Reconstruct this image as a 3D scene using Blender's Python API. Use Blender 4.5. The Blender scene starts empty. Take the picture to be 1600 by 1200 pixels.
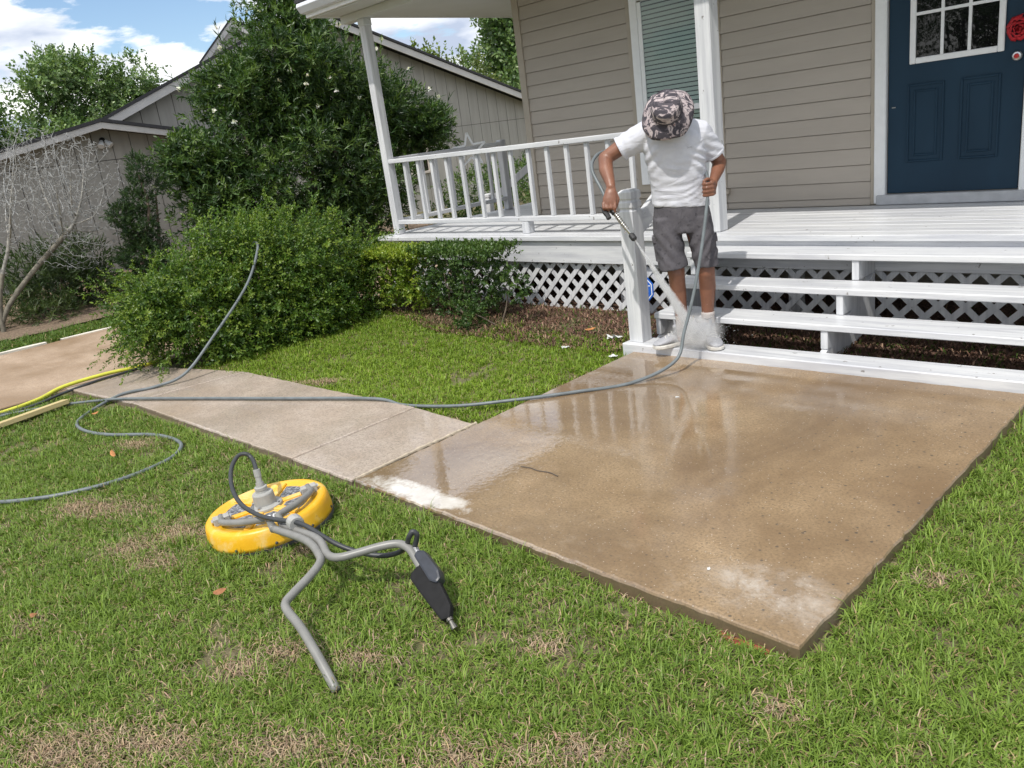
import bpy, bmesh, math, random
import numpy as np
from mathutils import Vector, Matrix

random.seed(7)
rng = np.random.default_rng(11)
sc = bpy.context.scene
col = sc.collection

# ------------------------------------------------------------------ camera
CAM = Vector((3.4207, -4.4760, 1.6136))
FW = Vector((-0.69578013, 0.65251316, -0.30019425))
RT = Vector((0.70727861, 0.69522411, -0.12814213))
UP = Vector((-0.12508785, 0.30147972, 0.94523172))
cd = bpy.data.cameras.new('camera')
cd.sensor_fit = 'HORIZONTAL'; cd.sensor_width = 36.0
cd.lens = 36.0 * 1247.05 / 1600.0
cd.clip_start = 0.05; cd.clip_end = 2000.0
cam = bpy.data.objects.new('camera', cd); col.objects.link(cam)
M = Matrix.Identity(4)
for i in range(3):
    M[i][0] = RT[i]; M[i][1] = UP[i]; M[i][2] = -FW[i]; M[i][3] = CAM[i]
cam.matrix_world = M
sc.camera = cam

# ------------------------------------------------------------------ sun, sky, exposure
SUN = Vector((0.16, -0.60, 1.0)).normalized()          # towards the sun
ELEV = math.asin(SUN.z); AZ = math.atan2(SUN.x, SUN.y)
world = bpy.data.worlds.new('World'); sc.world = world
world.use_nodes = True
nt = world.node_tree; nt.nodes.clear()
def wn(t, **k):
    n = nt.nodes.new(t)
    for a, b in k.items(): setattr(n, a, b)
    return n
sky = wn('ShaderNodeTexSky', sky_type='NISHITA')
sky.sun_disc = False; sky.sun_elevation = ELEV; sky.sun_rotation = AZ
sky.air_density = 1.0; sky.dust_density = 0.2; sky.ozone_density = 3.0
bg_sky = wn('ShaderNodeBackground'); bg_sky.inputs[1].default_value = 0.15
nt.links.new(sky.outputs[0], bg_sky.inputs[0])
# cumulus layer: the view direction is carried to a flat cloud deck overhead
tc = wn('ShaderNodeTexCoord'); sep = wn('ShaderNodeSeparateXYZ')
nt.links.new(tc.outputs['Generated'], sep.inputs[0])
def wmath(op, a, b=None):
    n = wn('ShaderNodeMath', operation=op)
    for i, v in enumerate((a, b)):
        if v is None: continue
        if isinstance(v, (int, float)): n.inputs[i].default_value = v
        else: nt.links.new(v, n.inputs[i])
    return n.outputs[0]
den = wmath('ADD', wmath('MAXIMUM', sep.outputs[2], 0.0), 0.34)
cx = wmath('DIVIDE', sep.outputs[0], den); cy = wmath('DIVIDE', sep.outputs[1], den)
comb = wn('ShaderNodeCombineXYZ')
nt.links.new(cx, comb.inputs[0]); nt.links.new(cy, comb.inputs[1])
nt.links.new(wmath('MULTIPLY', sep.outputs[2], 4.2), comb.inputs[2])
def wnoise(scale, detail, rough, off):
    mp = wn('ShaderNodeMapping'); mp.inputs['Location'].default_value = off
    nt.links.new(comb.outputs[0], mp.inputs[0])
    n = wn('ShaderNodeTexNoise'); n.inputs['Scale'].default_value = scale
    n.inputs['Detail'].default_value = detail; n.inputs['Roughness'].default_value = rough
    nt.links.new(mp.outputs[0], n.inputs['Vector']); return n.outputs[0]
cn = wnoise(1.9, 9.0, 0.58, (3.1, 1.7, 0.4))
cr = wn('ShaderNodeValToRGB'); cr.color_ramp.elements[0].position = 0.412; cr.color_ramp.elements[1].position = 0.462
nt.links.new(cn, cr.inputs[0])
cs = wnoise(2.6, 6.0, 0.5, (3.1, 1.55, 0.15))
cc = wn('ShaderNodeValToRGB')
cc.color_ramp.elements[0].position = 0.38; cc.color_ramp.elements[0].color = (0.40, 0.46, 0.58, 1)
cc.color_ramp.elements[1].position = 0.56; cc.color_ramp.elements[1].color = (0.97, 0.97, 0.96, 1)
nt.links.new(cs, cc.inputs[0])
bg_c = wn('ShaderNodeBackground'); bg_c.inputs[1].default_value = 1.45
nt.links.new(cc.outputs[0], bg_c.inputs[0])
mixs = wn('ShaderNodeMixShader')
nt.links.new(cr.outputs[0], mixs.inputs[0]); nt.links.new(bg_sky.outputs[0], mixs.inputs[1]); nt.links.new(bg_c.outputs[0], mixs.inputs[2])
wo = wn('ShaderNodeOutputWorld'); nt.links.new(mixs.outputs[0], wo.inputs[0])

sl = bpy.data.lights.new('sun', 'SUN'); sl.energy = 3.9; sl.angle = math.radians(0.8); sl.color = (1.0, 0.955, 0.88)
so = bpy.data.objects.new('sun', sl); col.objects.link(so)
so.rotation_euler = SUN.to_track_quat('Z', 'Y').to_euler(); so.location = (6, -8, 14)

sc.view_settings.view_transform = 'Standard'; sc.view_settings.look = 'None'
sc.view_settings.exposure = 0.0; sc.view_settings.gamma = 1.0; sc.view_settings.use_curve_mapping = False
sc.render.engine = 'CYCLES'
sc.cycles.use_denoising = True
sc.cycles.max_bounces = 8; sc.cycles.transparent_max_bounces = 8; sc.cycles.volume_bounces = 4
sc.cycles.sample_clamp_indirect = 6.0

# ------------------------------------------------------------------ small helpers
def lerp(a, b, t): return a + (b - a) * t
def wm(o):
    return (wm(o.parent) @ o.matrix_parent_inverse @ o.matrix_basis) if o.parent else o.matrix_basis.copy()
def attach(o, parent):
    if parent is not None:
        o.parent = parent; o.matrix_parent_inverse = wm(parent).inverted()
    return o
def tag(o, label=None, cat=None, group=None, kind=None):
    if label: o['label'] = label
    if cat: o['category'] = cat
    if group: o['group'] = group
    if kind: o['kind'] = kind
    return o
def empty(name, loc, label=None, cat=None, group=None, rz=0.0):
    o = bpy.data.objects.new(name, None); o.empty_display_size = 0.1
    o.location = loc; o.rotation_euler = (0, 0, rz); col.objects.link(o)
    return tag(o, label, cat, group)
def put(name, me, mat=None, parent=None, loc=None, rot=None, smooth=False):
    """mesh object; coordinates and loc are world space, the parent is set without moving it"""
    o = bpy.data.objects.new(name, me); col.objects.link(o)
    if mat is not None and len(me.materials) == 0: me.materials.append(mat)
    if loc is not None: o.location = loc
    if rot is not None: o.rotation_euler = rot
    if smooth and len(me.polygons): me.polygons.foreach_set('use_smooth', [True] * len(me.polygons))
    return attach(o, parent)
def np_mesh(name, v, f, cols=None):
    """numpy mesh: v (n,3), f (m,3 or 4)"""
    v = np.ascontiguousarray(v, dtype=np.float32); f = np.ascontiguousarray(f, dtype=np.int32)
    me = bpy.data.meshes.new(name); k = f.shape[1]
    me.vertices.add(len(v)); me.vertices.foreach_set('co', v.ravel())
    me.loops.add(f.size); me.loops.foreach_set('vertex_index', f.ravel())
    me.polygons.add(len(f)); me.polygons.foreach_set('loop_start', np.arange(0, f.size, k, dtype=np.int32))
    me.update(calc_edges=True)
    if cols is not None:
        a = me.color_attributes.new('Col', 'FLOAT_COLOR', 'POINT')
        c = np.ones((len(v), 4), np.float32); c[:, :3] = cols
        a.data.foreach_set('color', c.ravel())
    return me

class MB:
    """collects simple solids into one mesh"""
    def __init__(s): s.v = []; s.f = []
    def add(s, v, f):
        b = len(s.v); s.v += [tuple(p) for p in v]; s.f += [tuple(b + i for i in q) for q in f]; return s
    def box(s, a, b):
        x0, y0, z0 = a; x1, y1, z1 = b
        return s.add([(x0,y0,z0),(x1,y0,z0),(x1,y1,z0),(x0,y1,z0),(x0,y0,z1),(x1,y0,z1),(x1,y1,z1),(x0,y1,z1)],
                     [(0,3,2,1),(4,5,6,7),(0,1,5,4),(1,2,6,5),(2,3,7,6),(3,0,4,7)])
    def prism(s, poly, d):
        """poly: list of 3d points in a plane, d: extrusion vector"""
        n = len(poly); d = Vector(d); P = [Vector(p) for p in poly]
        v = P + [p + d for p in P]
        f = [tuple(range(n - 1, -1, -1)), tuple(range(n, 2 * n))] + [(i, (i + 1) % n, n + (i + 1) % n, n + i) for i in range(n)]
        return s.add(v, f)
    def bar(s, p, q, w, h, up=(0, 0, 1)):
        p, q = Vector(p), Vector(q); d = (q - p).normalized(); u = Vector(up)
        x = d.cross(u).normalized(); u = x.cross(d)
        c = [p + x * a * w / 2 + u * b * h / 2 for a, b in ((-1,-1),(1,-1),(1,1),(-1,1))]
        return s.prism(c, q - p)
    def tube(s, pts, r, seg=8, caps=True):
        P = [Vector(p) for p in pts]; n = len(P)
        R = r if isinstance(r, (list, tuple, np.ndarray)) else [r] * n
        t = [(P[min(i + 1, n - 1)] - P[max(i - 1, 0)]).normalized() for i in range(n)]
        u = t[0].orthogonal().normalized(); v = []
        for i in range(n):
            u = (u - t[i] * u.dot(t[i])).normalized(); w = t[i].cross(u)
            for k in range(seg):
                a = 2 * math.pi * k / seg; v.append(P[i] + (u * math.cos(a) + w * math.sin(a)) * R[i])
        f = []
        for i in range(n - 1):
            for k in range(seg):
                k2 = (k + 1) % seg; f.append((i*seg+k, i*seg+k2, (i+1)*seg+k2, (i+1)*seg+k))
        if caps: f += [tuple(range(seg - 1, -1, -1)), tuple(range((n-1)*seg, n*seg))]
        return s.add(v, f)
    def lathe(s, prof, c=(0,0,0), seg=24, axis=(0,0,1)):
        """prof: (radius, height) list"""
        ax = Vector(axis).normalized(); u = ax.orthogonal().normalized(); w = ax.cross(u); c = Vector(c); v = []
        for r, h in prof:
            for k in range(seg):
                a = 2 * math.pi * k / seg; v.append(c + ax * h + (u * math.cos(a) + w * math.sin(a)) * r)
        f = []; n = len(prof)
        for i in range(n - 1):
            for k in range(seg):
                k2 = (k + 1) % seg; f.append((i*seg+k, i*seg+k2, (i+1)*seg+k2, (i+1)*seg+k))
        f += [tuple(range(seg - 1, -1, -1)), tuple(range((n-1)*seg, n*seg))]
        return s.add(v, f)
    def mesh(s, name, bevel=0.0, seg=1):
        me = bpy.data.meshes.new(name); me.from_pydata([tuple(p) for p in s.v], [], s.f)
        bm = bmesh.new(); bm.from_mesh(me)
        bmesh.ops.recalc_face_normals(bm, faces=bm.faces)
        if bevel > 0:
            e = [e for e in bm.edges if len(e.link_faces) == 2 and e.calc_face_angle(0) > 0.5]
            bmesh.ops.bevel(bm, geom=e, offset=bevel, segments=seg, profile=0.6, affect='EDGES', clamp_overlap=True)
        bm.to_mesh(me); bm.free(); return me
    def build(s, name, mat, parent=None, bevel=0.0, smooth=False, seg=1, loc=None, rot=None):
        return put(name, s.mesh(name, bevel, seg), mat, parent, loc, rot, smooth)
def spline(P, n=8):
    """Catmull-Rom through the points"""
    P = [Vector(p) for p in P]; Q = [P[0] * 2 - P[1]] + P + [P[-1] * 2 - P[-2]]; out = []
    for i in range(1, len(Q) - 2):
        for k in range(n):
            t = k / n; a, b, c, d = Q[i-1], Q[i], Q[i+1], Q[i+2]
            out.append(0.5 * ((2*b) + (c - a)*t + (2*a - 5*b + 4*c - d)*t*t + (3*b - a - 3*c + d)*t*t*t))
    out.append(P[-1]); return out
def vnoise(x, y, scale, seed=0):
    """smooth value noise in numpy, 0..1"""
    r = np.random.default_rng(seed).random((64, 64)); x = np.asarray(x) * scale + 31.7; y = np.asarray(y) * scale + 17.3
    xi = np.floor(x).astype(int); yi = np.floor(y).astype(int); fx = x - xi; fy = y - yi
    fx = fx * fx * (3 - 2 * fx); fy = fy * fy * (3 - 2 * fy)
    g = lambda a, b: r[a % 64, b % 64]
    return (g(xi, yi)*(1-fx) + g(xi+1, yi)*fx)*(1-fy) + (g(xi, yi+1)*(1-fx) + g(xi+1, yi+1)*fx)*fy
def fbm(x, y, scale, seed=0): return 0.55*vnoise(x, y, scale, seed) + 0.3*vnoise(x, y, scale*2.1, seed+1) + 0.15*vnoise(x, y, scale*4.3, seed+2)

# ------------------------------------------------------------------ materials
class NM:
    """node material helper"""
    def __init__(s, name):
        s.m = bpy.data.materials.new(name); s.m.use_nodes = True; s.t = s.m.node_tree
        s.b = s.t.nodes['Principled BSDF']; s.out = s.t.nodes['Material Output']
        s.tc = s.t.nodes.new('ShaderNodeTexCoord')
    def n(s, t, **k):
        x = s.t.nodes.new(t)
        for a, b in k.items(): setattr(x, a, b)
        return x
    def l(s, a, b): s.t.links.new(a, b)
    def vec(s, scale=(1,1,1), loc=(0,0,0), rot=(0,0,0), coord='Object'):
        mp = s.n('ShaderNodeMapping'); mp.inputs['Scale'].default_value = scale
        mp.inputs['Location'].default_value = loc; mp.inputs['Rotation'].default_value = rot
        s.l(s.tc.outputs[coord], mp.inputs[0]); return mp.outputs[0]
    def pos(s, scale=(1,1,1), loc=(0,0,0), rot=(0,0,0)):
        g = s.n('ShaderNodeNewGeometry'); mp = s.n('ShaderNodeMapping'); mp.inputs['Scale'].default_value = scale
        mp.inputs['Location'].default_value = loc; mp.inputs['Rotation'].default_value = rot
        s.l(g.outputs['Position'], mp.inputs[0]); return mp.outputs[0]
    def noise(s, v, scale, detail=4.0, rough=0.55, dist=0.0):
        x = s.n('ShaderNodeTexNoise'); x.inputs['Scale'].default_value = scale; x.inputs['Detail'].default_value = detail
        x.inputs['Roughness'].default_value = rough; x.inputs['Distortion'].default_value = dist
        s.l(v, x.inputs['Vector']); return x.outputs[0]
    def ramp(s, f, stops, interp='LINEAR'):
        r = s.n('ShaderNodeValToRGB'); r.color_ramp.interpolation = interp; e = r.color_ramp.elements
        while len(e) < len(stops): e.new(0.5)
        for i, (p, c) in enumerate(stops):
            e[i].position = p
            if not isinstance(c, (tuple, list)): c = (c, c, c)
            e[i].color = (*c, 1)
        s.l(f, r.inputs[0]); return r.outputs[0]
    def mix(s, f, a, b, mode='MIX'):
        x = s.n('ShaderNodeMix', data_type='RGBA', blend_type=mode)
        for sock, v in ((x.inputs['Factor'], f), (x.inputs['A'], a), (x.inputs['B'], b)):
            if isinstance(v, (int, float)): sock.default_value = v
            elif isinstance(v, (tuple, list)): sock.default_value = (*v[:3], 1)
            else: s.l(v, sock)
        return x.outputs['Result']
    def math(s, op, a, b=None, c=None, clamp=False):
        x = s.n('ShaderNodeMath', operation=op); x.use_clamp = clamp
        for i, v in enumerate((a, b, c)):
            if v is None: continue
            if isinstance(v, (int, float)): x.inputs[i].default_value = v
            else: s.l(v, x.inputs[i])
        return x.outputs[0]
    def bump(s, h, strength=0.3, dist=0.01):
        b = s.n('ShaderNodeBump'); b.inputs['Strength'].default_value = strength; b.inputs['Distance'].default_value = dist
        s.l(h, b.inputs['Height']); s.l(b.outputs[0], s.b.inputs['Normal'])
    def set(s, base=None, rough=None, **k):
        for key, v in (('Base Color', base), ('Roughness', rough), *k.items()):
            if v is None: continue
            sock = s.b.inputs[key]
            if isinstance(v, (int, float)): sock.default_value = v
            elif isinstance(v, (tuple, list)): sock.default_value = (*v[:3], 1)
            else: s.l(v, sock)
        return s.m
def plain(name, c, rough=0.6, var=0.12, scale=12.0, metallic=0.0, bump=0.0, **k):
    m = NM(name); f = m.noise(m.pos(), scale, 5)
    lo = tuple(x * (1 - var) for x in c); hi = tuple(min(1, x * (1 + var)) for x in c)
    if bump: m.bump(m.noise(m.pos(), scale * 6, 3), bump, 0.004)
    return m.set(m.ramp(f, [(0.3, lo), (0.7, hi)]), rough, Metallic=metallic, **k)

def paint_white(name, axis=0, wear=0.5):
    """white house paint over planks: faint grain streaks, worn and dirty spots"""
    m = NM(name)
    sc_ = [30, 30, 30]; sc_[axis] = 1.6
    grain = m.noise(m.pos(tuple(sc_)), 1.0, 5, 0.6)
    sc2 = [9, 9, 9]; sc2[axis] = 1.2
    streak = m.noise(m.pos(tuple(sc2)), 1.0, 4, 0.65)
    base = m.ramp(grain, [(0.28, (0.43, 0.44, 0.47)), (0.58, (0.63, 0.64, 0.655))])
    base = m.mix(m.ramp(streak, [(0.48, 0.0), (0.68, 0.75 * wear)]), base, (0.44, 0.45, 0.49))
    chip = m.noise(m.pos((14, 14, 14)), 1.0, 7, 0.7)
    base = m.mix(m.ramp(chip, [(0.675 - 0.035 * wear, 0.0), (0.69 - 0.035 * wear, 0.8)]), base, (0.13, 0.115, 0.10))
    m.bump(grain, 0.18, 0.004)
    return m.set(base, 0.36 if axis == 0 else 0.5)
def leafmat(name, trans=0.3, rough=0.42, spec=0.45):
    m = NM(name); a = m.n('ShaderNodeAttribute', attribute_name='Col')
    m.set(a.outputs['Color'], rough); m.b.inputs['Specular IOR Level'].default_value = spec
    tr = m.n('ShaderNodeBsdfTranslucent'); mul = m.mix(1.0, a.outputs['Color'], (1.15, 1.25, 0.55), 'MULTIPLY'); m.l(mul, tr.inputs[0])
    mx = m.n('ShaderNodeMixShader'); mx.inputs[0].default_value = trans
    m.l(m.b.outputs[0], mx.inputs[1]); m.l(tr.outputs[0], mx.inputs[2]); m.l(mx.outputs[0], m.out.inputs[0])
    return m.m

W_X = paint_white('white_paint_along_x', 0, 0.8)
W_Z = paint_white('white_paint_upright', 2, 0.35)
W_Y = paint_white('white_paint_along_y', 1, 0.5)
W_TRIM = plain('white_trim_paint', (0.76, 0.77, 0.78), 0.4, 0.03, 20)
W_LAT = paint_white('white_lattice_paint', 2, 0.3)
SOFFIT = plain('grey_white_soffit', (0.58, 0.60, 0.60), 0.6, 0.04, 3)
GUTTER = plain('white_metal_gutter', (0.66, 0.69, 0.75), 0.35, 0.05, 4)
LEAF = leafmat('leaf'); GRASS = leafmat('grass_blade', 0.25, 0.5, 0.3)
DRY = leafmat('dry_straw', 0.1, 0.7, 0.1)
BARK = plain('brown_bark', (0.13, 0.10, 0.075), 0.9, 0.35, 18, bump=0.6)
BARK_PALE = plain('pale_grey_bark', (0.40, 0.385, 0.36), 0.85, 0.3, 22, bump=0.5)
BLACK = plain('black_rubber', (0.018, 0.018, 0.02), 0.5, 0.2, 40)
# ------------------------------------------------------------------ ground
def concrete(name, c_lo, c_hi, stain, wet, foam=False, scale=1.0):
    m = NM(name); p = m.pos()
    big = m.noise(m.pos((scale, scale, scale)), 0.9, 5, 0.6, 0.6)
    mid = m.noise(p, 5.0, 6, 0.65)
    fine = m.noise(p, 85.0, 4, 0.75)
    base = m.ramp(mid, [(0.3, c_lo), (0.7, c_hi)])
    base = m.mix(m.ramp(big, [(0.38, 0.0), (0.62, 0.88)]), base, stain)
    base = m.mix(m.ramp(fine, [(0.36, 0.7), (0.56, 0.0)]), base, tuple(x * 0.5 for x in c_lo))
    # sand grains and exposed stones
    vo = m.n('ShaderNodeTexVoronoi'); vo.inputs['Scale'].default_value = 95.0; m.l(p, vo.inputs['Vector'])
    pick = m.n('ShaderNodeSeparateColor'); m.l(vo.outputs['Color'], pick.inputs[0])
    dots = m.math('MULTIPLY', m.ramp(vo.outputs['Distance'], [(0.22, 1.0), (0.34, 0.0)]), m.ramp(pick.outputs[0], [(0.86, 0.0), (0.88, 1.0)]))
    base = m.mix(m.math('MULTIPLY', dots, 0.65), base, (0.055, 0.045, 0.035))
    lights = m.math('MULTIPLY', m.ramp(vo.outputs['Distance'], [(0.2, 1.0), (0.32, 0.0)]), m.ramp(pick.outputs[1], [(0.92, 0.0), (0.94, 1.0)]))
    base = m.mix(m.math('MULTIPLY', lights, 0.5), base, (0.62, 0.56, 0.48))
    vo2 = m.n('ShaderNodeTexVoronoi'); vo2.inputs['Scale'].default_value = 26.0; m.l(p, vo2.inputs['Vector'])
    pk2 = m.n('ShaderNodeSeparateColor'); m.l(vo2.outputs['Color'], pk2.inputs[0])
    d2 = m.math('MULTIPLY', m.ramp(vo2.outputs['Distance'], [(0.12, 1.0), (0.2, 0.0)]), m.ramp(pk2.outputs[0], [(0.66, 0.0), (0.68, 1.0)]))
    if foam:
        # dark grit gathers on the far right of the pad, dried lime on its front corners
        g = m.n('ShaderNodeSeparateXYZ'); m.l(p, g.inputs[0])
        grit = m.math('MULTIPLY', d2, m.math('MULTIPLY_ADD', g.outputs[0], 0.55, -0.45, clamp=True))
        base = m.mix(m.math('MULTIPLY', grit, 0.95), base, (0.035, 0.032, 0.028))
        edge = m.math('SUBTRACT', m.math('MULTIPLY', g.outputs[1], -1.0), 1.98)
        n2 = m.noise(m.pos((1, 1, 1)), 6.5, 8, 0.72, 0.35)
        kx = m.math('SUBTRACT', g.outputs[0], 2.22); ky = m.math('ADD', g.outputs[1], 2.28)
        kd = m.math('ADD', m.math('MULTIPLY', kx, kx), m.math('MULTIPLY', m.math('MULTIPLY', ky, ky), 3.0))
        e1 = m.math('MULTIPLY', m.ramp(kd, [(0.0, 1.0), (0.10, 0.0)]), m.ramp(n2, [(0.44, 0.15), (0.60, 1.0)]))
        base = m.mix(m.math('MULTIPLY', e1, 0.6), base, (0.56, 0.52, 0.47))
        e2 = m.math('MULTIPLY', m.math('MULTIPLY', edge, 2.4, clamp=True), m.ramp(n2, [(0.54, 0.0), (0.66, 0.12)]))
        base = m.mix(e2, base, (0.56, 0.50, 0.43))
        # white lime by the left corner of the front edge
        lx = m.math('SUBTRACT', g.outputs[0], 0.42); ly = m.math('ADD', g.outputs[1], 2.42)
        dd = m.math('ADD', m.math('MULTIPLY', m.math('MULTIPLY', lx, lx), 5.0), m.math('MULTIPLY', m.math('MULTIPLY', ly, ly), 95.0))
        dd = m.math('ADD', dd, m.math('MULTIPLY', m.math('SUBTRACT', n2, 0.5), 3.6))
        base = m.mix(m.math('MULTIPLY', m.ramp(dd, [(0.15, 0.9), (0.75, 0.0)]), m.ramp(mid, [(0.3, 0.55), (0.6, 1.0)])), base, (0.70, 0.67, 0.62))
    else:
        base = m.mix(m.math('MULTIPLY', d2, 0.12), base, (0.09, 0.07, 0.055))
    # soil splashed on the upright edges
    gn = m.n('ShaderNodeNewGeometry'); gs_ = m.n('ShaderNodeSeparateXYZ'); m.l(gn.outputs['True Normal'], gs_.inputs[0])
    base = m.mix(m.ramp(gs_.outputs[2], [(0.2, 0.75), (0.6, 0.0)]), base, (0.10, 0.072, 0.045))
    rel = m.math('ADD', m.math('MULTIPLY', fine, 0.5), m.math('MULTIPLY', mid, 0.5))
    m.bump(rel, 0.22 if wet else 0.4, 0.004)
    m.set(base, 0.72 if wet else m.ramp(big, [(0.4, 0.75), (0.6, 0.45)]))
    if wet:
        film = m.noise(m.pos((1, 1, 1), (0.7, 0.2, 0)), 1.15, 6, 0.62, 0.4)
        wetm = m.ramp(film, [(0.28, 0.25), (0.5, 1.0)])
        m.l(wetm, m.b.inputs['Coat Weight'])
        m.b.inputs['Coat IOR'].default_value = 2.3 if foam else 1.45
        gx_ = m.n('ShaderNodeSeparateXYZ'); m.l(m.pos(), gx_.inputs[0])
        # standing water on the low left side of the pad, a thinner film to the right
        dry = m.math('MULTIPLY_ADD', gx_.outputs[0], 0.42 if foam else -0.12, m.math('MULTIPLY_ADD', film, -1.6, 0.52 if foam else 0.85), clamp=True)
        m.l(m.ramp(dry, [(0.10, 0.016), (0.16, 0.09), (0.75, 0.22)]), m.b.inputs['Coat Roughness'])
        m.l(m.math('MULTIPLY', wetm, m.ramp(dry, [(0.12, 1.0), (0.45, 0.42)])), m.b.inputs['Coat Weight'])
        rip = m.noise(m.pos((1, 1, 1)), 26.0, 3, 0.5, 0.5)
        cb = m.n('ShaderNodeBump'); cb.inputs['Strength'].default_value = 0.10; cb.inputs['Distance'].default_value = 0.004
        m.l(rip, cb.inputs['Height']); m.l(cb.outputs[0], m.b.inputs['Coat Normal'])
    return m.m
C_PAD = concrete('wet_tan_concrete', (0.255, 0.172, 0.090), (0.385, 0.272, 0.155), (0.165, 0.100, 0.047), True, True)
C_WALK = concrete('damp_pink_grey_concrete', (0.38, 0.31, 0.255), (0.50, 0.425, 0.36), (0.33, 0.25, 0.175), True, False, 0.7)
C_DRIVE = concrete('stained_drive_concrete', (0.39, 0.285, 0.20), (0.53, 0.41, 0.305), (0.25, 0.155, 0.078), False, False, 0.8)
C_PALE = plain('pale_dry_concrete', (0.66, 0.62, 0.54), 0.85, 0.12, 14, bump=0.4)
JOINT = plain('yellowish_joint_mortar', (0.42, 0.36, 0.275), 0.9, 0.2, 25, bump=0.5)

def soil_mat(name, a, b, c, greens):
    m = NM(name); p = m.pos()
    n1 = m.noise(p, 38.0, 8, 0.72); n2 = m.noise(p, 1.7, 4, 0.6); n3 = m.noise(m.pos((160, 30, 60)), 1.0, 4, 0.7, 0.8)
    base = m.ramp(n1, [(0.3, a), (0.52, b), (0.72, c)])
    base = m.mix(m.ramp(n3, [(0.55, 0.0), (0.68, 0.6)]), base, tuple(min(1, x * 1.5) for x in c))
    if greens: base = m.mix(m.ramp(n2, [(0.35, 0.35), (0.65, 0.8)]), base, greens)
    m.bump(n1, 0.8, 0.02)
    return m.set(base, 0.95)
SOIL = soil_mat('thatch_soil', (0.07, 0.05, 0.035), (0.20, 0.145, 0.10), (0.38, 0.29, 0.20), (0.10, 0.115, 0.035))
MULCH = soil_mat('reddish_mulch', (0.035, 0.022, 0.015), (0.12, 0.065, 0.045), (0.25, 0.15, 0.105), None)

def gz(x, y):
    """height of the lawn soil"""
    x = np.asarray(x, float); y = np.asarray(y, float)
    return -0.062 + 0.022 * (fbm(x, y, 0.9, 3) - 0.5) + 0.010 * (vnoise(x, y, 5.0, 9) - 0.5) + 0.020 * np.clip((1.7 - x) / 1.2, 0, 1) * np.clip((x + 4.0) / .6, 0, 1) * np.clip((y + 2.72) / .15, 0, 1)
def axis_steps(lo, hi, fine):
    a = list(np.arange(lo, hi + 1e-6, fine)); s = fine; v = lo; left = []
    while v > -420: s *= 1.5; v -= s; left.append(v)
    s = fine; v = hi; right = []
    while v < 420: s *= 1.5; v += s; right.append(v)
    return np.array(left[::-1] + a + right)
gx = axis_steps(-14, 5, 0.09); gy = axis_steps(-6, 5, 0.09)
X, Y = np.meshgrid(gx, gy, indexing='ij'); Z = gz(X, Y)
far = np.maximum(0, np.hypot(X, Y) - 22); Z -= np.minimum(far * 0.01, 0.6)
nx, ny = len(gx), len(gy)
i = np.arange(nx - 1)[:, None] * ny + np.arange(ny - 1)[None, :]
F = np.stack([i, i + ny, i + ny + 1, i + 1], -1).reshape(-1, 4)
tag(put('ground', np_mesh('ground', np.stack([X, Y, Z], -1).reshape(-1, 3), F), SOIL, smooth=True), 'bare brownish soil and thatch of the yard', kind='structure')

def slab(name, poly, z0, z1, mat, parent=None, jit=0.004, step=0.035):
    """concrete slab with a slightly uneven, rounded edge"""
    P = []; n = len(poly); r = random.Random(len(P) + int(abs(poly[0][0]) * 100))
    for i in range(n):
        a = Vector((*poly[i], 0)); b = Vector((*poly[(i + 1) % n], 0)); k = max(1, int((b - a).length / step))
        nrm = (b - a).normalized().cross(Vector((0, 0, 1)))
        for j in range(k):
            p = a.lerp(b, j / k)
            if j: p = p + nrm * r.uniform(-jit, jit)
            P.append(p)
    c = sum(P, Vector()) / len(P); N = len(P)
    def ring(ins, z): return [(p.x + (c.x - p.x) * ins / max(0.3, (c - p).length), p.y + (c.y - p.y) * ins / max(0.3, (c - p).length), z) for p in P]
    v = ring(0, z0) + ring(0, z1 - 0.011) + ring(0.005, z1 - 0.003) + ring(0.014, z1)
    f = [tuple(range(N - 1, -1, -1))]
    for q in range(3):
        f += [(q*N+k, q*N+(k+1) % N, (q+1)*N+(k+1) % N, (q+1)*N+k) for k in range(N)]
    f.append(tuple(range(3*N, 4*N)))
    m = MB(); m.add(v, f)
    return m.build(name, mat, parent)
pad = slab('patio_slab', [(0.012, -2.485), (2.44, -2.505), (2.478, 0.02), (0.012, -0.04)], -0.13, 0.0, C_PAD)
tag(pad, 'wet tan square concrete pad in front of the white steps', kind='structure')
walk = slab('walkway', [(-0.61, -2.49), (-0.012, -2.49), (-0.012, -1.60), (-0.61, -1.57)], -0.13, -0.006, C_WALK)
walk.data = walk.data
tag(walk, 'damp pinkish grey concrete walkway from the drive to the pad', kind='structure')
for poly in ([(-2.98, -2.53), (-0.622, -2.49), (-0.622, -1.57), (-2.80, -1.64)],
             [(-4.13, -2.66), (-2.995, -2.535), (-2.812, -1.64), (-3.40, -1.78), (-4.07, -1.95)]):
    slab('slab', poly, -0.13, -0.006, C_WALK, walk)
m = MB(); m.tube(spline([(0.0, -2.47, -0.004), (-0.003, -2.1, -0.001), (0.001, -1.8, -0.002), (-0.002, -1.6, -0.004)], 14), [0.006 + 0.008 * random.random() for _ in range(43)], 6)
m.build('joint_mortar', JOINT, walk)
drive = slab('driveway', [(-6.86, -9.0), (-4.22, -9.0), (-4.16, -2.6), (-4.13, 2.6), (-6.78, 2.6)], -0.14, -0.02, C_DRIVE, None, 0.01, 0.2)
tag(drive, 'wide stained tan concrete driveway behind the leafy shrub', kind='structure')
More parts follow.
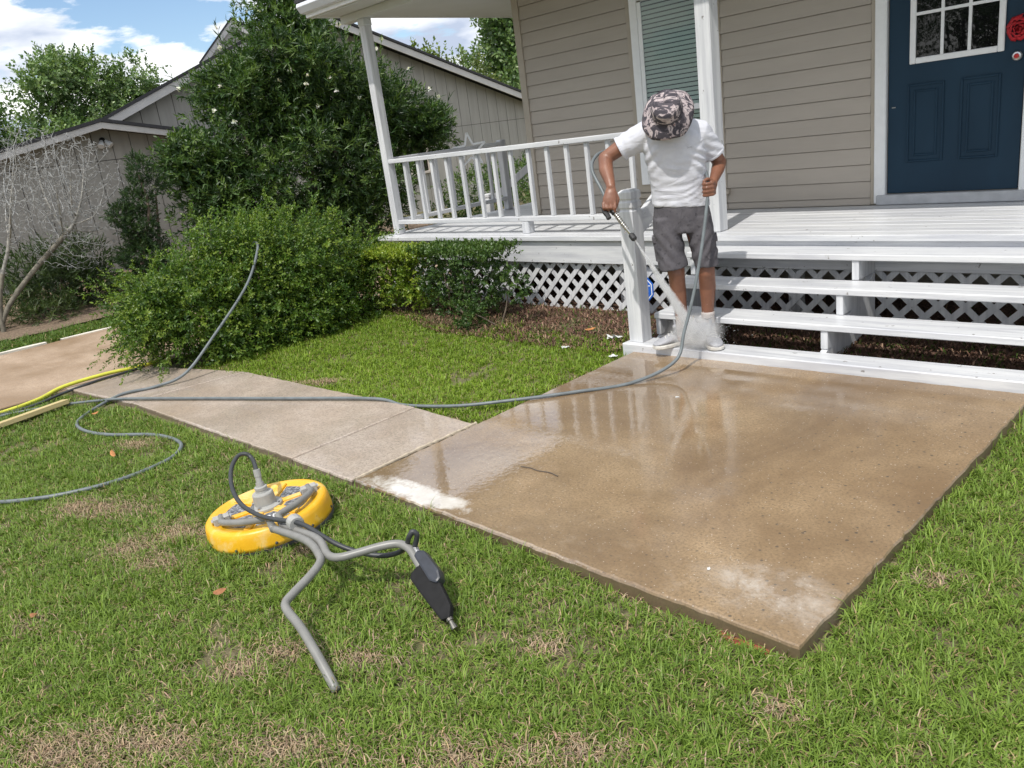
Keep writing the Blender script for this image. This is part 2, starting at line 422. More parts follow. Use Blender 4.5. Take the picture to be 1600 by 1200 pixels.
# pale edging left along the far side of the drive
for pts in ([(-6.9, -4.2), (-6.92, -3.2), (-6.93, -2.45), (-6.90, -2.05)], [(-6.86, -1.9), (-6.83, -1.5), (-6.80, -1.0), (-6.79, -0.2)]):
    mm = MB(); S = spline([(x, y, -0.03) for x, y in pts], 8)
    w = [0.03 + 0.05 * vnoise(p.y, 0, 3.0, 5) for p in S]
    v = []
    for p, a in zip(S, w): v += [(p.x - a, p.y, -0.06), (p.x - a, p.y, -0.012), (p.x + a, p.y, -0.010), (p.x + a, p.y, -0.06)]
    f = []
    for k in range(len(S) - 1):
        f += [(4*k+q, 4*k+q+1, 4*k+5+q, 4*k+4+q) for q in range(3)]
    mm.add(v, f); mm.build('edging', C_PALE, drive)

# mulch bed along the lattice, soil bed in front of the neighbour's garage
def sheet(name, xs, ys, zf, mask, mat, label):
    X, Y = np.meshgrid(xs, ys, indexing='ij'); Z = zf(X, Y); ny = len(ys)
    i = np.arange(len(xs) - 1)[:, None] * ny + np.arange(ny - 1)[None, :]
    F = np.stack([i, i + ny, i + ny + 1, i + 1], -1).reshape(-1, 4)
    cxm = (X[:-1, :-1] + X[1:, 1:]).ravel() / 2; cym = (Y[:-1, :-1] + Y[1:, 1:]).ravel() / 2
    o = put(name, np_mesh(name, np.stack([X, Y, Z], -1).reshape(-1, 3), F[mask(cxm, cym)]), mat, smooth=True)
    return tag(o, label, kind='structure')
def bed_front(x): return np.where(x < -0.15, 0.02 + 0.30 * np.clip((-x - 1.0) / 1.2, 0, 1) * 0 + 0.16 * np.sin(x * 1.3) + 0.22 * np.clip(-x - 2.4, 0, 1), 0.1)
sheet('mulch_bed', np.arange(-4.3, 3.4, 0.05), np.arange(-0.4, 2.3, 0.05),
      lambda x, y: -0.045 + 0.03 * (fbm(x, y, 4.0, 21) - 0.5) + 0.02 * np.clip(y - 0.4, 0, 1),
      lambda x, y: (y > bed_front(x) + 0.1 * (vnoise(x, y, 6, 4) - 0.5)) & ((x < 0.0) | (y > 0.06)), MULCH, 'dark reddish mulch bed under the lattice and steps')
sheet('soil_bed', np.arange(-11.9, -7.5, 0.09), np.arange(-6, 6, 0.09),
      lambda x, y: -0.02 + 0.08 * (fbm(x, y, 1.3, 8) - 0.5) + 0.03 * (-7.6 - x),
      lambda x, y: x < -7.75 + 0.3 * (vnoise(x, y, 2.5, 6) - 0.5), soil_mat('leaf_litter', (0.06, 0.042, 0.03), (0.17, 0.12, 0.08), (0.33, 0.25, 0.175), None), 'brown leaf litter bed along the neighbouring garage')

# ------------------------------------------------------------------ grass
BALD = [(-1.10,-3.42,.26,.12),(-1.28,-3.46,.14,.09),(-0.42,-3.50,.16,.11),(-0.40,-3.30,.18,.11),(-0.15,-3.46,.16,.1),(0.98,-3.47,.12,.07),
        (1.25,-3.34,.13,.08),(0.84,-4.18,.24,.12),(1.08,-3.97,.3,.10),(1.42,-3.72,.26,.09),(1.88,-3.43,.22,.09),(2.13,-3.22,.2,.08),(0.40,-3.05,.1,.06),
        (1.73,-2.91,.08,.05),(2.51,-2.73,.08,.06),(0.95,-3.62,.1,.06),(-0.13,-4.03,.1,.07),(-0.43,-1.70,.22,.06),(-1.95,-1.50,.25,.06),(-2.0,-2.85,.2,.1),(2.62,-1.85,.08,.06)]
def bald(x, y):
    d = np.zeros_like(x)
    for bx, by, ra, rb in BALD:
        u, v = (x - bx), (y - by); a = 0.55
        p = u * math.cos(a) + v * math.sin(a); q = -u * math.sin(a) + v * math.cos(a)
        d = np.maximum(d, .92 * np.exp(-((p / ra) ** 2 + (q / rb) ** 2) * (1.2 + 2.2 * vnoise(x, y, 14, 2))))
    return d
def on_lawn(x, y):
    near = (y < -2.505 - 0.02 * np.clip(-x, 0, 3.5)) & (x > -4.10) & (x < 2.46)
    right = (x > 2.455) & ((y < -0.08) | (x > 3.35)) 
    farl = (x > -3.7) & (x < -0.015) & (y > -1.56 - 0.08 * np.clip(-x - 0.5, 0, 3)) & (y < bed_front(x) + np.where(x > -1.7, .42, .12) * (0.3 + 1.1 * vnoise(x, y, 7.0, 15))) 
    strip = (x < -6.98) & (x > -7.85) & (y > -5.0) & (y < 2.0)
    return near | right | farl | strip
def blades(P, ln, w, az, lean, colr):
    n = len(P); h = np.stack([np.cos(az), np.sin(az), np.zeros(n)], 1); s = np.stack([-h[:, 1], h[:, 0], h[:, 2]], 1) * (w / 2)[:, None]
    up = np.array([0, 0, 1.0]); c1, s1, c2, s2 = np.cos(lean * .55), np.sin(lean * .55), np.cos(np.minimum(lean * 1.45, 1.75)), np.sin(np.minimum(lean * 1.45, 1.75))
    m = P + (up * c1[:, None] + h * s1[:, None]) * (ln * .55)[:, None]; t = m + (up * c2[:, None] + h * s2[:, None]) * (ln * .45)[:, None]
    V = np.stack([P - s, P + s, m - s * .85, m + s * .85, t], 1).reshape(-1, 3)
    b = (np.arange(n) * 5)[:, None]
    F = np.concatenate([b + [0, 1, 3], b + [0, 3, 2], b + [2, 3, 4]], 1).reshape(-1, 3)
    return V, F, np.repeat(colr, 5, 0)
def grass_patch(x0, x1, y0, y1, dens, lmin, lmax, wid, hue, seed):
    r = np.random.default_rng(seed); nt_ = int((x1 - x0) * (y1 - y0) * dens / 7)
    tx, ty = r.uniform(x0, x1, nt_), r.uniform(y0, y1, nt_)
    thin = fbm(tx, ty, 3.2, 40); keep = on_lawn(tx, ty) & (r.random(nt_) > np.clip((0.40 - thin) * 3.2, 0, .82)) & (r.random(nt_) > bald(tx, ty) * 1.15)
    tx, ty = tx[keep], ty[keep]; k = r.integers(3, 12, len(tx)); size = r.uniform(.65, 1.25, len(tx)) * (0.7 + .6 * fbm(tx, ty, 2.0, 77))
    big = r.random(len(tx)) < .035; size[big] *= 1.55; k[big] += 9
    tone = r.random(len(tx)); I = np.repeat(np.arange(len(tx)), k); n = len(I)
    x = tx[I] + r.normal(0, .012, n); y = ty[I] + r.normal(0, .012, n); ok = on_lawn(x, y); I, x, y = I[ok], x[ok], y[ok]; n = len(I)
    ln = r.uniform(lmin, lmax, n) * size[I]; az = r.uniform(0, 2 * np.pi, n); lean = np.abs(r.normal(.95, .42, n)) + .10
    patch = fbm(x, y, 1.1, 60)[:, None]
    A, B = np.array(hue[0]), np.array(hue[1])
    c = A + (B - A) * np.clip(tone[I][:, None] * .6 + patch * .5 + r.normal(0, .16, (n, 1)), 0, 1)
    dead = r.random(n) < (.07 + .12 * (1 - patch[:, 0])); c[dead] = np.array([.36, .28, .14]) * r.uniform(.7, 1.15, (dead.sum(), 1)); lean[dead] += .5
    c *= r.uniform(.8, 1.2, (n, 1))
    return blades(np.stack([x, y, gz(x, y) - .004], 1), ln, wid * r.uniform(.7, 1.3, n), az, lean, c)
def merge(parts):
    V, F, C, o = [], [], [], 0
    for v, f, c in parts: V.append(v); F.append(f + o); C.append(c); o += len(v)
    return np.concatenate(V), np.concatenate(F), np.concatenate(C)
HN = ((.078, .142, .018), (.220, .320, .054)); HF = ((.105, .185, .016), (.240, .345, .036))
G = [grass_patch(-0.6, 3.5, -4.9, -2.45, 25500, .030, .072, .0043, HN, 1),
     grass_patch(-2.6, -0.6, -4.9, -2.45, 16500, .030, .068, .0048, HN, 2),
     grass_patch(-4.2, -2.6, -4.6, -2.45, 11500, .032, .066, .0058, HN, 3),
     grass_patch(2.45, 4.0, -2.5, 0.0, 17500, .032, .072, .0044, HN, 4), grass_patch(3.5, 5.4, -4.9, -.1, 7000, .04, .085, .006, HN, 7), grass_patch(3.3, 5.4, -.1, 2.2, 5000, .04, .085, .008, HN, 8),
     grass_patch(-3.7, 0.0, -2.0, 0.75, 13500, .028, .060, .0056, HF, 5),
     grass_patch(-7.9, -6.95, -5.0, 2.0, 5200, .05, .11, .009, ((.06, .12, .02), (.14, .22, .035)), 6)]
v, f, c = merge(G)
tag(put('grass', np_mesh('grass', v, f, c), GRASS), 'short green lawn grass with bare straw patches', 'grass', kind='stuff')
# dead straw lying in the thin patches
def straw(n, seed):
    r = np.random.default_rng(seed); P = []
    for bx, by, ra, rb in BALD:
        k = int(n * .75 * ra * rb / .03); a = .55; p = r.normal(0, ra * .62, k); q = r.normal(0, rb * .62, k)
        P.append(np.stack([bx + p * math.cos(a) - q * math.sin(a), by + p * math.sin(a) + q * math.cos(a)], 1))
    k = n * 5; P.append(np.stack([r.uniform(-1.5, 3.2, k), r.uniform(-4.5, -2.5, k)], 1))
    P = np.concatenate(P); P = P[on_lawn(P[:, 0], P[:, 1])]; n = len(P)
    c = np.array([.40, .30, .20]) * r.uniform(.5, 1.25, (n, 1)) * (1 + r.normal(0, .05, (n, 3)))
    return blades(np.stack([P[:, 0], P[:, 1], gz(P[:, 0], P[:, 1]) + .002 + .012 * r.random(n)], 1), r.uniform(.02, .06, n), r.uniform(.0022, .0042, n), r.uniform(0, 6.28, n), r.uniform(1.1, 1.6, n), c)
v, f, c = straw(1500, 9)
tag(put('dead_straw', np_mesh('dead_straw', v, f, c), DRY), 'tan dead straw lying in the bare lawn patches', 'straw', kind='stuff')
# litter of bark, sticks and weeds in the mulch bed
def litter(n, seed):
    r = np.random.default_rng(seed); x = r.uniform(-4.2, 3.2, n); y = r.uniform(-.1, 2.2, n); y = np.where(r.random(n) < .75, r.uniform(-.1, 1.0, n), y)
    k = (y > bed_front(x) - .05) & ((x < 0) | (y > .19)); x, y = x[k], y[k]; n = len(x)
    pal = np.array([(.20, .115, .08), (.10, .055, .04), (.30, .20, .14), (.06, .10, .02), (.09, .055, .04)]); c = pal[r.integers(0, 5, n)] * r.uniform(.6, 1.3, (n, 1))
    return blades(np.stack([x, y, -.035 + .015 * r.random(n)], 1), r.uniform(.02, .07, n), r.uniform(.004, .012, n), r.uniform(0, 6.28, n), r.uniform(.9, 1.6, n), c)
v, f, c = litter(24000, 12)
tag(put('mulch_litter', np_mesh('mulch_litter', v, f, c), DRY), 'loose bark chips, sticks and small weeds over the mulch', 'mulch', kind='stuff')
# ------------------------------------------------------------------ the house
def siding_mat():
    m = NM('taupe_siding_paint'); n1 = m.noise(m.pos((0.8, 8, 7)), 1.0, 5, 0.6); n2 = m.noise(m.pos((3, 60, 90)), 1.0, 4, 0.6)
    oi = m.n('ShaderNodeObjectInfo')
    base = m.ramp(n1, [(0.3, (0.37, 0.33, 0.285)), (0.7, (0.425, 0.38, 0.33))])
    base = m.mix(m.math('MULTIPLY', oi.outputs['Random'], 0.35), base, (0.355, 0.315, 0.272))
    base = m.mix(m.ramp(n2, [(0.62, 0.0), (0.72, 0.25)]), base, (0.30, 0.26, 0.21))
    m.bump(n2, 0.15, 0.003); return m.set(base, 0.6)
SIDING = siding_mat()
TAUPE = plain('taupe_trim_paint', (0.38, 0.335, 0.275), 0.55, 0.06, 6)
DARK = plain('unlit_room_black', (0.012, 0.012, 0.012), 0.9, 0.1)
def door_mat():
    m = NM('navy_door_paint'); n1 = m.noise(m.pos((4, 1, 1.2)), 1.0, 4); n2 = m.noise(m.pos((60, 10, 8)), 1.0, 4)
    m.bump(n2, 0.08, 0.002)
    return m.set(m.ramp(n1, [(0.3, (0.008, 0.027, 0.050)), (0.7, (0.012, 0.037, 0.066))]), m.ramp(n1, [(0.3, 0.42), (0.7, 0.55)]), **{'Specular IOR Level': 0.25})
NAVY = door_mat()
m = NM('window_glass'); GLASS = m.set((0.006, 0.007, 0.007), 0.02); m.b.inputs['Specular IOR Level'].default_value = 0.5; m.bump(m.noise(m.pos(), 9.0, 2), 0.12, 0.02)
m = NM('clear_window_glass'); m.set((0.9, 1.0, 0.95), 0.02)
tr = m.n('ShaderNodeBsdfTransparent'); tr.inputs[0].default_value = (0.86, 0.91, 0.89, 1); fr = m.n('ShaderNodeFresnel'); fr.inputs[0].default_value = 1.5
gl = m.n('ShaderNodeBsdfGlossy'); gl.inputs['Roughness'].default_value = 0.03; mx = m.n('ShaderNodeMixShader')
m.l(m.math('MULTIPLY', fr.outputs[0], 0.55), mx.inputs[0]); m.l(tr.outputs[0], mx.inputs[1]); m.l(gl.outputs[0], mx.inputs[2]); m.l(mx.outputs[0], m.out.inputs[0]); CLEAR = m.m
BLIND = plain('grey_green_blind', (0.68, 0.70, 0.68), 0.5, 0.05, 5)
STEEL = plain('brushed_steel', (0.55, 0.55, 0.56), 0.3, 0.1, 30, metallic=1.0)
SHINGLE = plain('dark_shingle', (0.035, 0.035, 0.04), 0.9, 0.3, 30, bump=0.7)
BRICKF = plain('dark_foundation', (0.06, 0.05, 0.045), 0.9, 0.3, 10)
RED = plain('red_fabric_petal', (0.42, 0.008, 0.016), 0.6, 0.3, 30)

house = empty('house', (0, 2.4, -0.05), 'taupe lap sided house with navy front door and covered porch', 'house')
YW = 2.35; Z0 = 0.65; ZC = 3.02
mb = MB(); mb.box((-3.03, YW + 0.02, Z0 - 0.75), (3.6, YW + 0.10, ZC + 0.05)); mb.box((-3.03, YW + 0.10, -0.1), (-2.93, 9.0, ZC + 0.05)); mb.box((3.5, YW + 0.10, -0.1), (3.6, 9.0, ZC + 0.05)); mb.box((-3.03, 9.0, -0.1), (3.6, 9.1, ZC + 0.05))
wall = mb.build('wall', TAUPE, house)
# lap siding, board by board
lev = [Z0 + 0.004] + [0.713 + 0.1337 * k for k in range(18)]
def lap(x0, x1, za, zb):
    m = MB(); t = 0.012
    m.prism([(x0, YW + 0.018, za), (x0, YW - 0.011, za), (x0, YW + 0.001, zb - .005), (x0, YW + 0.018, zb - .005)], (x1 - x0, 0, 0)); return m
segs = {}
WX0, WX1, WZ0, WZ1 = -1.575, -0.575, 0.845, 2.78
DX0, DX1, DZ1 = 0.735, 1.945, 2.87
for k, za in enumerate(lev):
    zb = lev[k + 1] if k + 1 < len(lev) else ZC - 0.03
    if zb - za < 0.02: continue
    spans = [(-2.965, -1.575 if za < WZ1 and zb > WZ0 + 0.02 else -0.577), (-0.573, DX0 if za < DZ1 else 3.5)]
    if za < WZ1 and zb > WZ0 + 0.02: pass
    if za < DZ1: spans.append((DX1, 3.5))
    for a, b in spans: lap(a, b, za, min(zb, ZC - 0.03)).build('siding_board', SIDING, wall)
MB().box((-3.055, YW - 0.022, Z0 + 0.003), (-2.967, YW + 0.10, ZC - 0.004)).build('corner_board', TAUPE, house, 0.003)
# ---- window with blind, right of the corner
ox0, ox1, oz0, oz1 = -1.515, -0.635, 0.925, 2.70
wb = MB(); wb.box((WX0, YW - .016, WZ0), (ox0 + .09, YW + .018, WZ1)); wb.box((ox1 - .09, YW - .016, WZ0), (WX1, YW + .018, WZ1)); wb.box((ox0 + .091, YW - .016, WZ0), (ox1 - .091, YW + .018, oz0 + .09)); wb.box((ox0 + .091, YW - .016, oz1 - .09), (ox1 - .091, YW + .018, WZ1))
win = wb.build('window', TAUPE, house, 0.003)
MB().box((ox0 + .085, YW + .0100, oz0 + .08), (ox1 - .085, YW + .0180, oz1 - .08)).build('unlit_room_sheet', DARK, win)  # thin black sheet paints the unlit room behind the blind
mb = MB(); y0, y1 = YW - 0.040, YW - 0.018
mb.box((ox0, y0, oz0), (ox0 + 0.085, y1, oz1)); mb.box((ox1 - 0.085, y0, oz0), (ox1, y1, oz1)); mb.box((ox0 + .086, y0, oz0), (ox1 - .086, y1, oz0 + 0.085)); mb.box((ox0 + .086, y0, oz1 - .085), (ox1 - .086, y1, oz1))
mb.build('casing', W_TRIM, win, 0.004)
mb = MB(); a, b, c_, d = ox0 + 0.1, ox1 - 0.1, oz0 + 0.1, oz1 - 0.1; y0, y1 = YW - 0.034, YW - 0.018
mb.box((a - .014, y0, c_ - .014), (a + .03, y1, d)); mb.box((b - .03, y0, c_ - .014), (b + .014, y1, d)); mb.box((a + .031, y0, c_ - .014), (b - .031, y1, c_ + .035)); mb.box((a + .031, y0 - .004, 1.585), (b - .031, y1, 1.635))
mb.build('sash', W_TRIM, win, 0.003)
MB().box((a + .01, YW - 0.0290, c_), (b - .01, YW - 0.0275, d)).build('pane', CLEAR, win)
bm_ = MB().box((-0.5 * (b - a) + .02, -0.0010, -0.017), (0.5 * (b - a) - .02, 0.0010, 0.017)).mesh('slat')
for k in range(40):
    put('blind_slat', bm_, BLIND, win, ((a + b) / 2, YW - 0.0085, c_ + 0.055 + k * 0.0405), (math.radians(-26), 0, 0))
MB().box((WX0 - .03, YW - 0.045, WZ0 - 0.052), (WX1 + .03, YW + 0.017, WZ0 - 0.006)).build('sill', TAUPE, win, 0.004)
MB().box((WX0, YW - 0.020, WZ0 - 0.13), (WX1, YW + 0.017, WZ0 - 0.056)).build('apron', TAUPE, win, 0.003)
# ---- front door
door = MB().box((0.868, YW + 0.0, 0.738), (1.790, YW + 0.019, 2.77)).build('door', NAVY, house, 0.002)
mb = MB()
for x in (0.772, 1.802): mb.box((x, YW - 0.034, Z0 + 0.012), (x + 0.088, YW + 0.019, 2.86))
mb.box((0.861, YW - 0.034, 2.775), (1.801, YW + 0.019, 2.86)); mb.build('door_casing', W_TRIM, house, 0.006)
for x in (0.738, 1.892): MB().box((x, YW - 0.014, Z0 + 0.004), (x + 0.033, YW + 0.019, 2.86)).build('door_trim', TAUPE, house, 0.003)
MB().box((0.80, YW - 0.06, Z0 + 0.004), (1.86, YW + 0.018, 0.732)).build('threshold', plain('grey_threshold', (0.42, 0.43, 0.45), 0.5), house, 0.006)
def panel(x0, x1, z0, z1):
    m = MB(); y = YW
    for a_, h in ((0.0, 0.011), (0.045, 0.009)):
        X0, X1, A, B = x0 + a_, x1 - a_, z0 + a_, z1 - a_; w = 0.016
        m.box((X0, y - h, A), (X0 + w, y - .0002, B)); m.box((X1 - w, y - h, A), (X1, y - .0002, B)); m.box((X0 + w + .001, y - h, A), (X1 - w - .001, y - .0002, A + w)); m.box((X0 + w + .001, y - h, B - w), (X1 - w - .001, y - .0002, B))
    return m.build('panel_moulding', NAVY, door, 0.004)
panel(1.010, 1.275, 0.975, 1.555); panel(1.385, 1.650, 0.975, 1.555)
gx0, gx1, gz0, gz1 = 1.025, 1.66, 1.70, 2.70
mb = MB(); y0, y1 = YW - 0.020, YW - 0.0005; w = 0.042
mb.box((gx0, y0, gz0), (gx0 + w, y1, gz1)); mb.box((gx1 - w, y0, gz0), (gx1, y1, gz1)); mb.box((gx0 + w + .001, y0, gz0), (gx1 - w - .001, y1, gz0 + w)); mb.box((gx0 + w + .001, y0, gz1 - w), (gx1 - w - .001, y1, gz1))
fr_ = mb.build('window_frame', W_TRIM, door, 0.005)
mb = MB(); xs = [gx0 + w + (gx1 - gx0 - 2 * w) * t / 3 for t in range(4)]; zs = [gz0 + w + (gz1 - gz0 - 2 * w) * t / 3 for t in range(4)]
for x in xs[1:3]: mb.box((x - .011, y0 + .003, gz0 + w), (x + .011, y1, gz1 - w))
for z in zs[1:3]: mb.box((gx0 + w, y0 + .004, z - .011), (gx1 - w, y1, z + .011))
mb.build('muntin', W_TRIM, door, 0.002)
for i_ in range(3):
    for j_ in range(3): MB().box((xs[i_] + .003, YW - .007, zs[j_] + .003), (xs[i_ + 1] - .003, YW - .004, zs[j_ + 1] - .003)).build('pane', GLASS, door)
mb = MB(); mb.lathe([(0.033, 0.0), (0.033, 0.012), (0.027, 0.020), (0.018, 0.022)], (1.742, YW - .0005, 1.655), 24, (0, -1, 0))
db = mb.build('deadbolt', STEEL, door, smooth=False)
MB().lathe([(0.017, 0.0), (0.017, 0.006), (0.010, 0.010)], (1.742, YW - .0225, 1.655), 16, (0, -1, 0)).build('red_reflection_disc', plain('painted_red_reflection', (0.45, 0.03, 0.03), 0.25, 0.05), door)  # red reflection in the steel, painted on as a small disc
mb = MB(); mb.box((0.897, YW - .006, 1.395), (0.925, YW - .0002, 1.402)); mb.build('scratch_plate', STEEL, door)
# red fabric flower hanging on the door
fl = empty('fabric_flower', (1.755, YW - 0.01, 1.83), 'red fabric rose hanging at the right edge of the navy door', 'flower')
for k in range(15):
    a = k * 2.4; rad = 0.010 + 0.0042 * k; mb = MB(); ang = 0.25 + k * 0.07; P = []
    for i_ in range(5):
        for j_ in range(4):
            u = (i_ / 4 - .5) * 1.5; w_ = j_ / 3
            rr = rad + 0.028 * w_ * math.sin(ang) + 0.004 * math.sin(7 * u + k); zz = 0.055 - 0.0035 * k * .6 + 0.018 * (1 - w_) * math.cos(ang) - 0.02 * w_ * w_ * (k / 15)
            P.append((1.755 + rr * math.cos(a + u), YW - zz, 1.83 + rr * math.sin(a + u)))
    f = [(i_*4+j_, i_*4+j_+1, i_*4+j_+5, i_*4+j_+4) for i_ in range(4) for j_ in range(3)]
    o = MB().add(P, f).build('petal', RED, fl, smooth=True)
    md = o.modifiers.new('thick', 'SOLIDIFY'); md.thickness = 0.0015
MB().lathe([(0.004, 0), (0.03, 0.004), (0.034, 0.012), (0.01, 0.02)], (1.755, YW - .001, 1.83), 16, (0, -1, 0)).build('backing', RED, fl)

# ---- roof over house and porch
ex0, ex1, ey0, ey1 = -4.5, 4.4, 0.70, 10.2; ridge = 5.2
mb = MB(); mb.box((ex0 + .03, ey0 + .03, ZC + .006), (ex1 - .03, ey1 - .03, ZC + 0.03)); ceil = mb.build('porch_ceiling', SOFFIT, house)
mb = MB(); mb.add([(ex0 - .06, ey0 - .07, 3.20), (ex1 + .06, ey0 - .07, 3.20), (ex1 + .06, ey1, 3.20), (ex0 - .06, ey1, 3.20), (-0.6, ridge, 4.75), (0.6, ridge, 4.75),
        (ex0 - .06, ey0 - .07, 3.17), (ex1 + .06, ey0 - .07, 3.17), (ex1 + .06, ey1, 3.17), (ex0 - .06, ey1, 3.17)], [(0, 1, 5, 4), (1, 2, 5), (2, 3, 4, 5), (3, 0, 4), (6, 7, 1, 0), (7, 8, 2, 1), (8, 9, 3, 2), (9, 6, 0, 3), (9, 8, 7, 6)])
roof = mb.build('roof', SHINGLE, house)
mb = MB(); mb.box((ex0, ey0, ZC - .004), (ex1, ey0 + .028, 3.168)); mb.build('fascia', W_TRIM, house, 0.003)
mb = MB(); mb.box((ex0, ey0 + .030, ZC - .002), (ex0 + .028, ey1, 3.168)); mb.build('fascia', W_TRIM, house, 0.003)
mb = MB(); P = [(ex0 - .01, ey0 - .002, 3.155), (ex0 - .01, ey0 - .085, 3.155), (ex0 - .01, ey0 - .095, 3.12), (ex0 - .01, ey0 - .055, 3.06), (ex0 - .01, ey0 - .002, 3.055)]
mb.prism(P, (ex1 - ex0, 0, 0)); mb.build('gutter', GUTTER, house, 0.003)
MB().box((ex0 + .04, 1.10, 2.945), (ex1 - .1, 1.21, ZC + .004)).build('porch_beam', SOFFIT, house, 0.004)
MB().box((ex0 + .04, ey0 + .034, 3.004), (ex1 - .1, ey0 + .06, ZC + .004)).build('soffit_strip', SOFFIT, house)

# ------------------------------------------------------------------ porch
porch = empty('porch', (-0.6, 1.6, -0.05), 'white painted wooden porch with railing, lattice skirt and steps', 'porch')
HD = 0.65; YD = 0.953
def board(name, a, b, mat, parent=porch, bev=0.004): return MB().box(a, b).build(name, mat, parent, bev)
deckb = []
yy = YD - 0.0; k = 0
while yy < YW - 0.03:
    y2 = min(yy + 0.139, YW - 0.026); x0 = -4.30
    deckb.append(board('deck_board', (x0 + random.uniform(0, .004), yy, HD - .042 + random.uniform(-.002, .001)), (3.3, y2 - 0.005, HD + random.uniform(-.0015, .001)), W_X)); yy += 0.139
while yy < 5.2:
    board('deck_board', (-4.30 + random.uniform(0, .004), yy, HD - .042), (-3.075, yy + 0.134, HD + random.uniform(-.0015, .001)), W_X); yy += 0.139
board('skirt_board', (-4.24, 0.985, 0.40), (3.3, 1.02, HD - .044), W_X); board('side_skirt', (-4.245, 1.022, 0.40), (-4.21, 5.2, HD - .044), W_Y)
for x in (-4.15, -2.6, -1.0, 0.6, 2.2): board('under_post', (x, 1.15, -0.1), (x + .09, 1.24, HD - .044), W_Z)
# posts
POSTX = -4.11; YP = 1.156
for cx_, w_ in ((POSTX, 0.098), (0.012, 0.125)):
    MB().box((cx_ - w_/2, YP - w_/2, HD + .002), (cx_ + w_/2, YP + w_/2, 2.943)).build('post', W_Z, porch, 0.006)
    MB().box((cx_ - w_/2 - .006, YP - w_/2 - .006, 2.87), (cx_ + w_/2 + .006, YP + w_/2 + .006, 2.944)).build('post_cap', SOFFIT, porch, 0.006)
# front railing
def railing(p, q, parent, spac, zt, zb, name='railing', top_h=0.045):
    p, q = Vector(p), Vector(q); L = (q - p).length; d = (q - p).normalized(); n = d.cross(Vector((0, 0, 1)))
    up = Vector((0, 0, 1)); r = MB().bar(p + up * (zt - top_h / 2), q + up * (zt - top_h / 2), 0.088, top_h).build(name, W_X if abs(d.x) > .5 else W_Y, parent, 0.005)
    MB().bar(p + up * (zb + .022) , q + up * (zb + .022), 0.088, 0.044).build('bottom_rail', W_X if abs(d.x) > .5 else W_Y, r, 0.005)
    me = MB().box((-.019, -.019, 0), (.019, .019, zt - top_h - zb - .046)).mesh('baluster', 0.003)
    k = int(round(L / spac)); az = math.atan2(d.y, d.x)
    for i_ in range(1, k):
        c = p + d * (L * i_ / k) + up * (zb + .045)
        put('baluster', me, W_Z, r, c, (random.uniform(-.004, .004), random.uniform(-.005, .005), az))
    return r
rail = railing((POSTX + .052, YP, 0), (-0.055, YP, 0), porch, 0.229, 1.482, 0.767)
board('rail_block', (-2.10, YP - .042, HD + .002), (-2.01, YP + .042, 0.765), W_Z, rail)
# side railing, side stair with its newel and hand rail
side = railing((-4.13, 1.215, 0), (-4.13, 2.93, 0), porch, 0.215, 1.50, 0.775, 'side_railing')
MB().box((-4.18, 2.935, HD + .002), (-4.09, 3.025, 1.52)).build('post', W_Z, porch, 0.006)
side2 = railing((-4.13, 4.02, 0), (-4.13, 5.15, 0), porch, 0.215, 1.50, 0.775, 'side_railing')
MB().box((-4.18, 3.93, HD + .002), (-4.09, 4.018, 1.52)).build('post', W_Z, porch, 0.006)
for k in range(3): board('side_step', (-4.56 - .25 * k, 3.03, HD - .21 - .17 * k), (-4.25 - .25 * k, 3.93, HD - .17 - .17 * k), W_Y)
MB().bar((-5.02, 3.48, 0.70), (-5.02, 3.48, -0.08), .09, .09, (0, 1, 0)).build('side_newel', W_Z, porch, 0.006)
MB().bar((-5.00, 3.53, 0.72), (-4.15, 4.0, 1.36), .04, .09).build('side_hand_rail', W_Z, porch, 0.004)
MB().lathe([(.064, 0), (.064, .03), (.052, .035), (.052, .06), (.064, .065), (.064, .10), (.05, .115)], (-5.02, 3.48, 0.70), 4, (0, 0, 1)).build('side_newel_cap', W_Z, porch, 0.003)
# lattice: two layers of diagonal slats
def lattice(x0, x1, z0, z1, y, pitch, w, t, yaxis=False):
    for layer, s in ((0, 1), (1, -1)):
        yy_ = y + layer * (t + .0006); H = z1 - z0; c = x0 - H
        while c < x1 + H:
            # line x = c + s * (z - z0), clipped to the panel
            za, zb = z0, z1; xa, xb = (c, c + H) if s > 0 else (c + H, c)
            pts = [(xa, za), (xb, zb)]
            def clip(lim, sign):
                nonlocal pts
                (a1, b1), (a2, b2) = pts
                if sign * a1 < sign * lim and sign * a2 < sign * lim: pts = None; return
                if sign * a1 < sign * lim: u = (lim - a1) / (a2 - a1); pts[0] = (lim, b1 + (b2 - b1) * u)
                elif sign * a2 < sign * lim: u = (lim - a1) / (a2 - a1); pts[1] = (lim, b1 + (b2 - b1) * u)
            clip(x0, 1)
            if pts: clip(x1, -1)
            if pts and math.hypot(pts[0][0] - pts[1][0], pts[0][1] - pts[1][1]) > 0.05:
                (a1, b1), (a2, b2) = pts
                if yaxis: MB().bar((yy_, a1, b1), (yy_, a2, b2), w, t, (1, 0, 0)).build('lattice_slat', W_LAT, porch, 0.0)
                else: MB().bar((a1, yy_, b1), (a2, yy_, b2), w, t, (0, 1, 0)).build('lattice_slat', W_LAT, porch, 0.0)
            c += pitch
lattice(-4.22, 3.25, -0.08, 0.412, 1.030, 0.162, 0.042, 0.008)
lattice(1.06, 2.9, -0.08, 0.412, -4.200, 0.162, 0.042, 0.008, True)
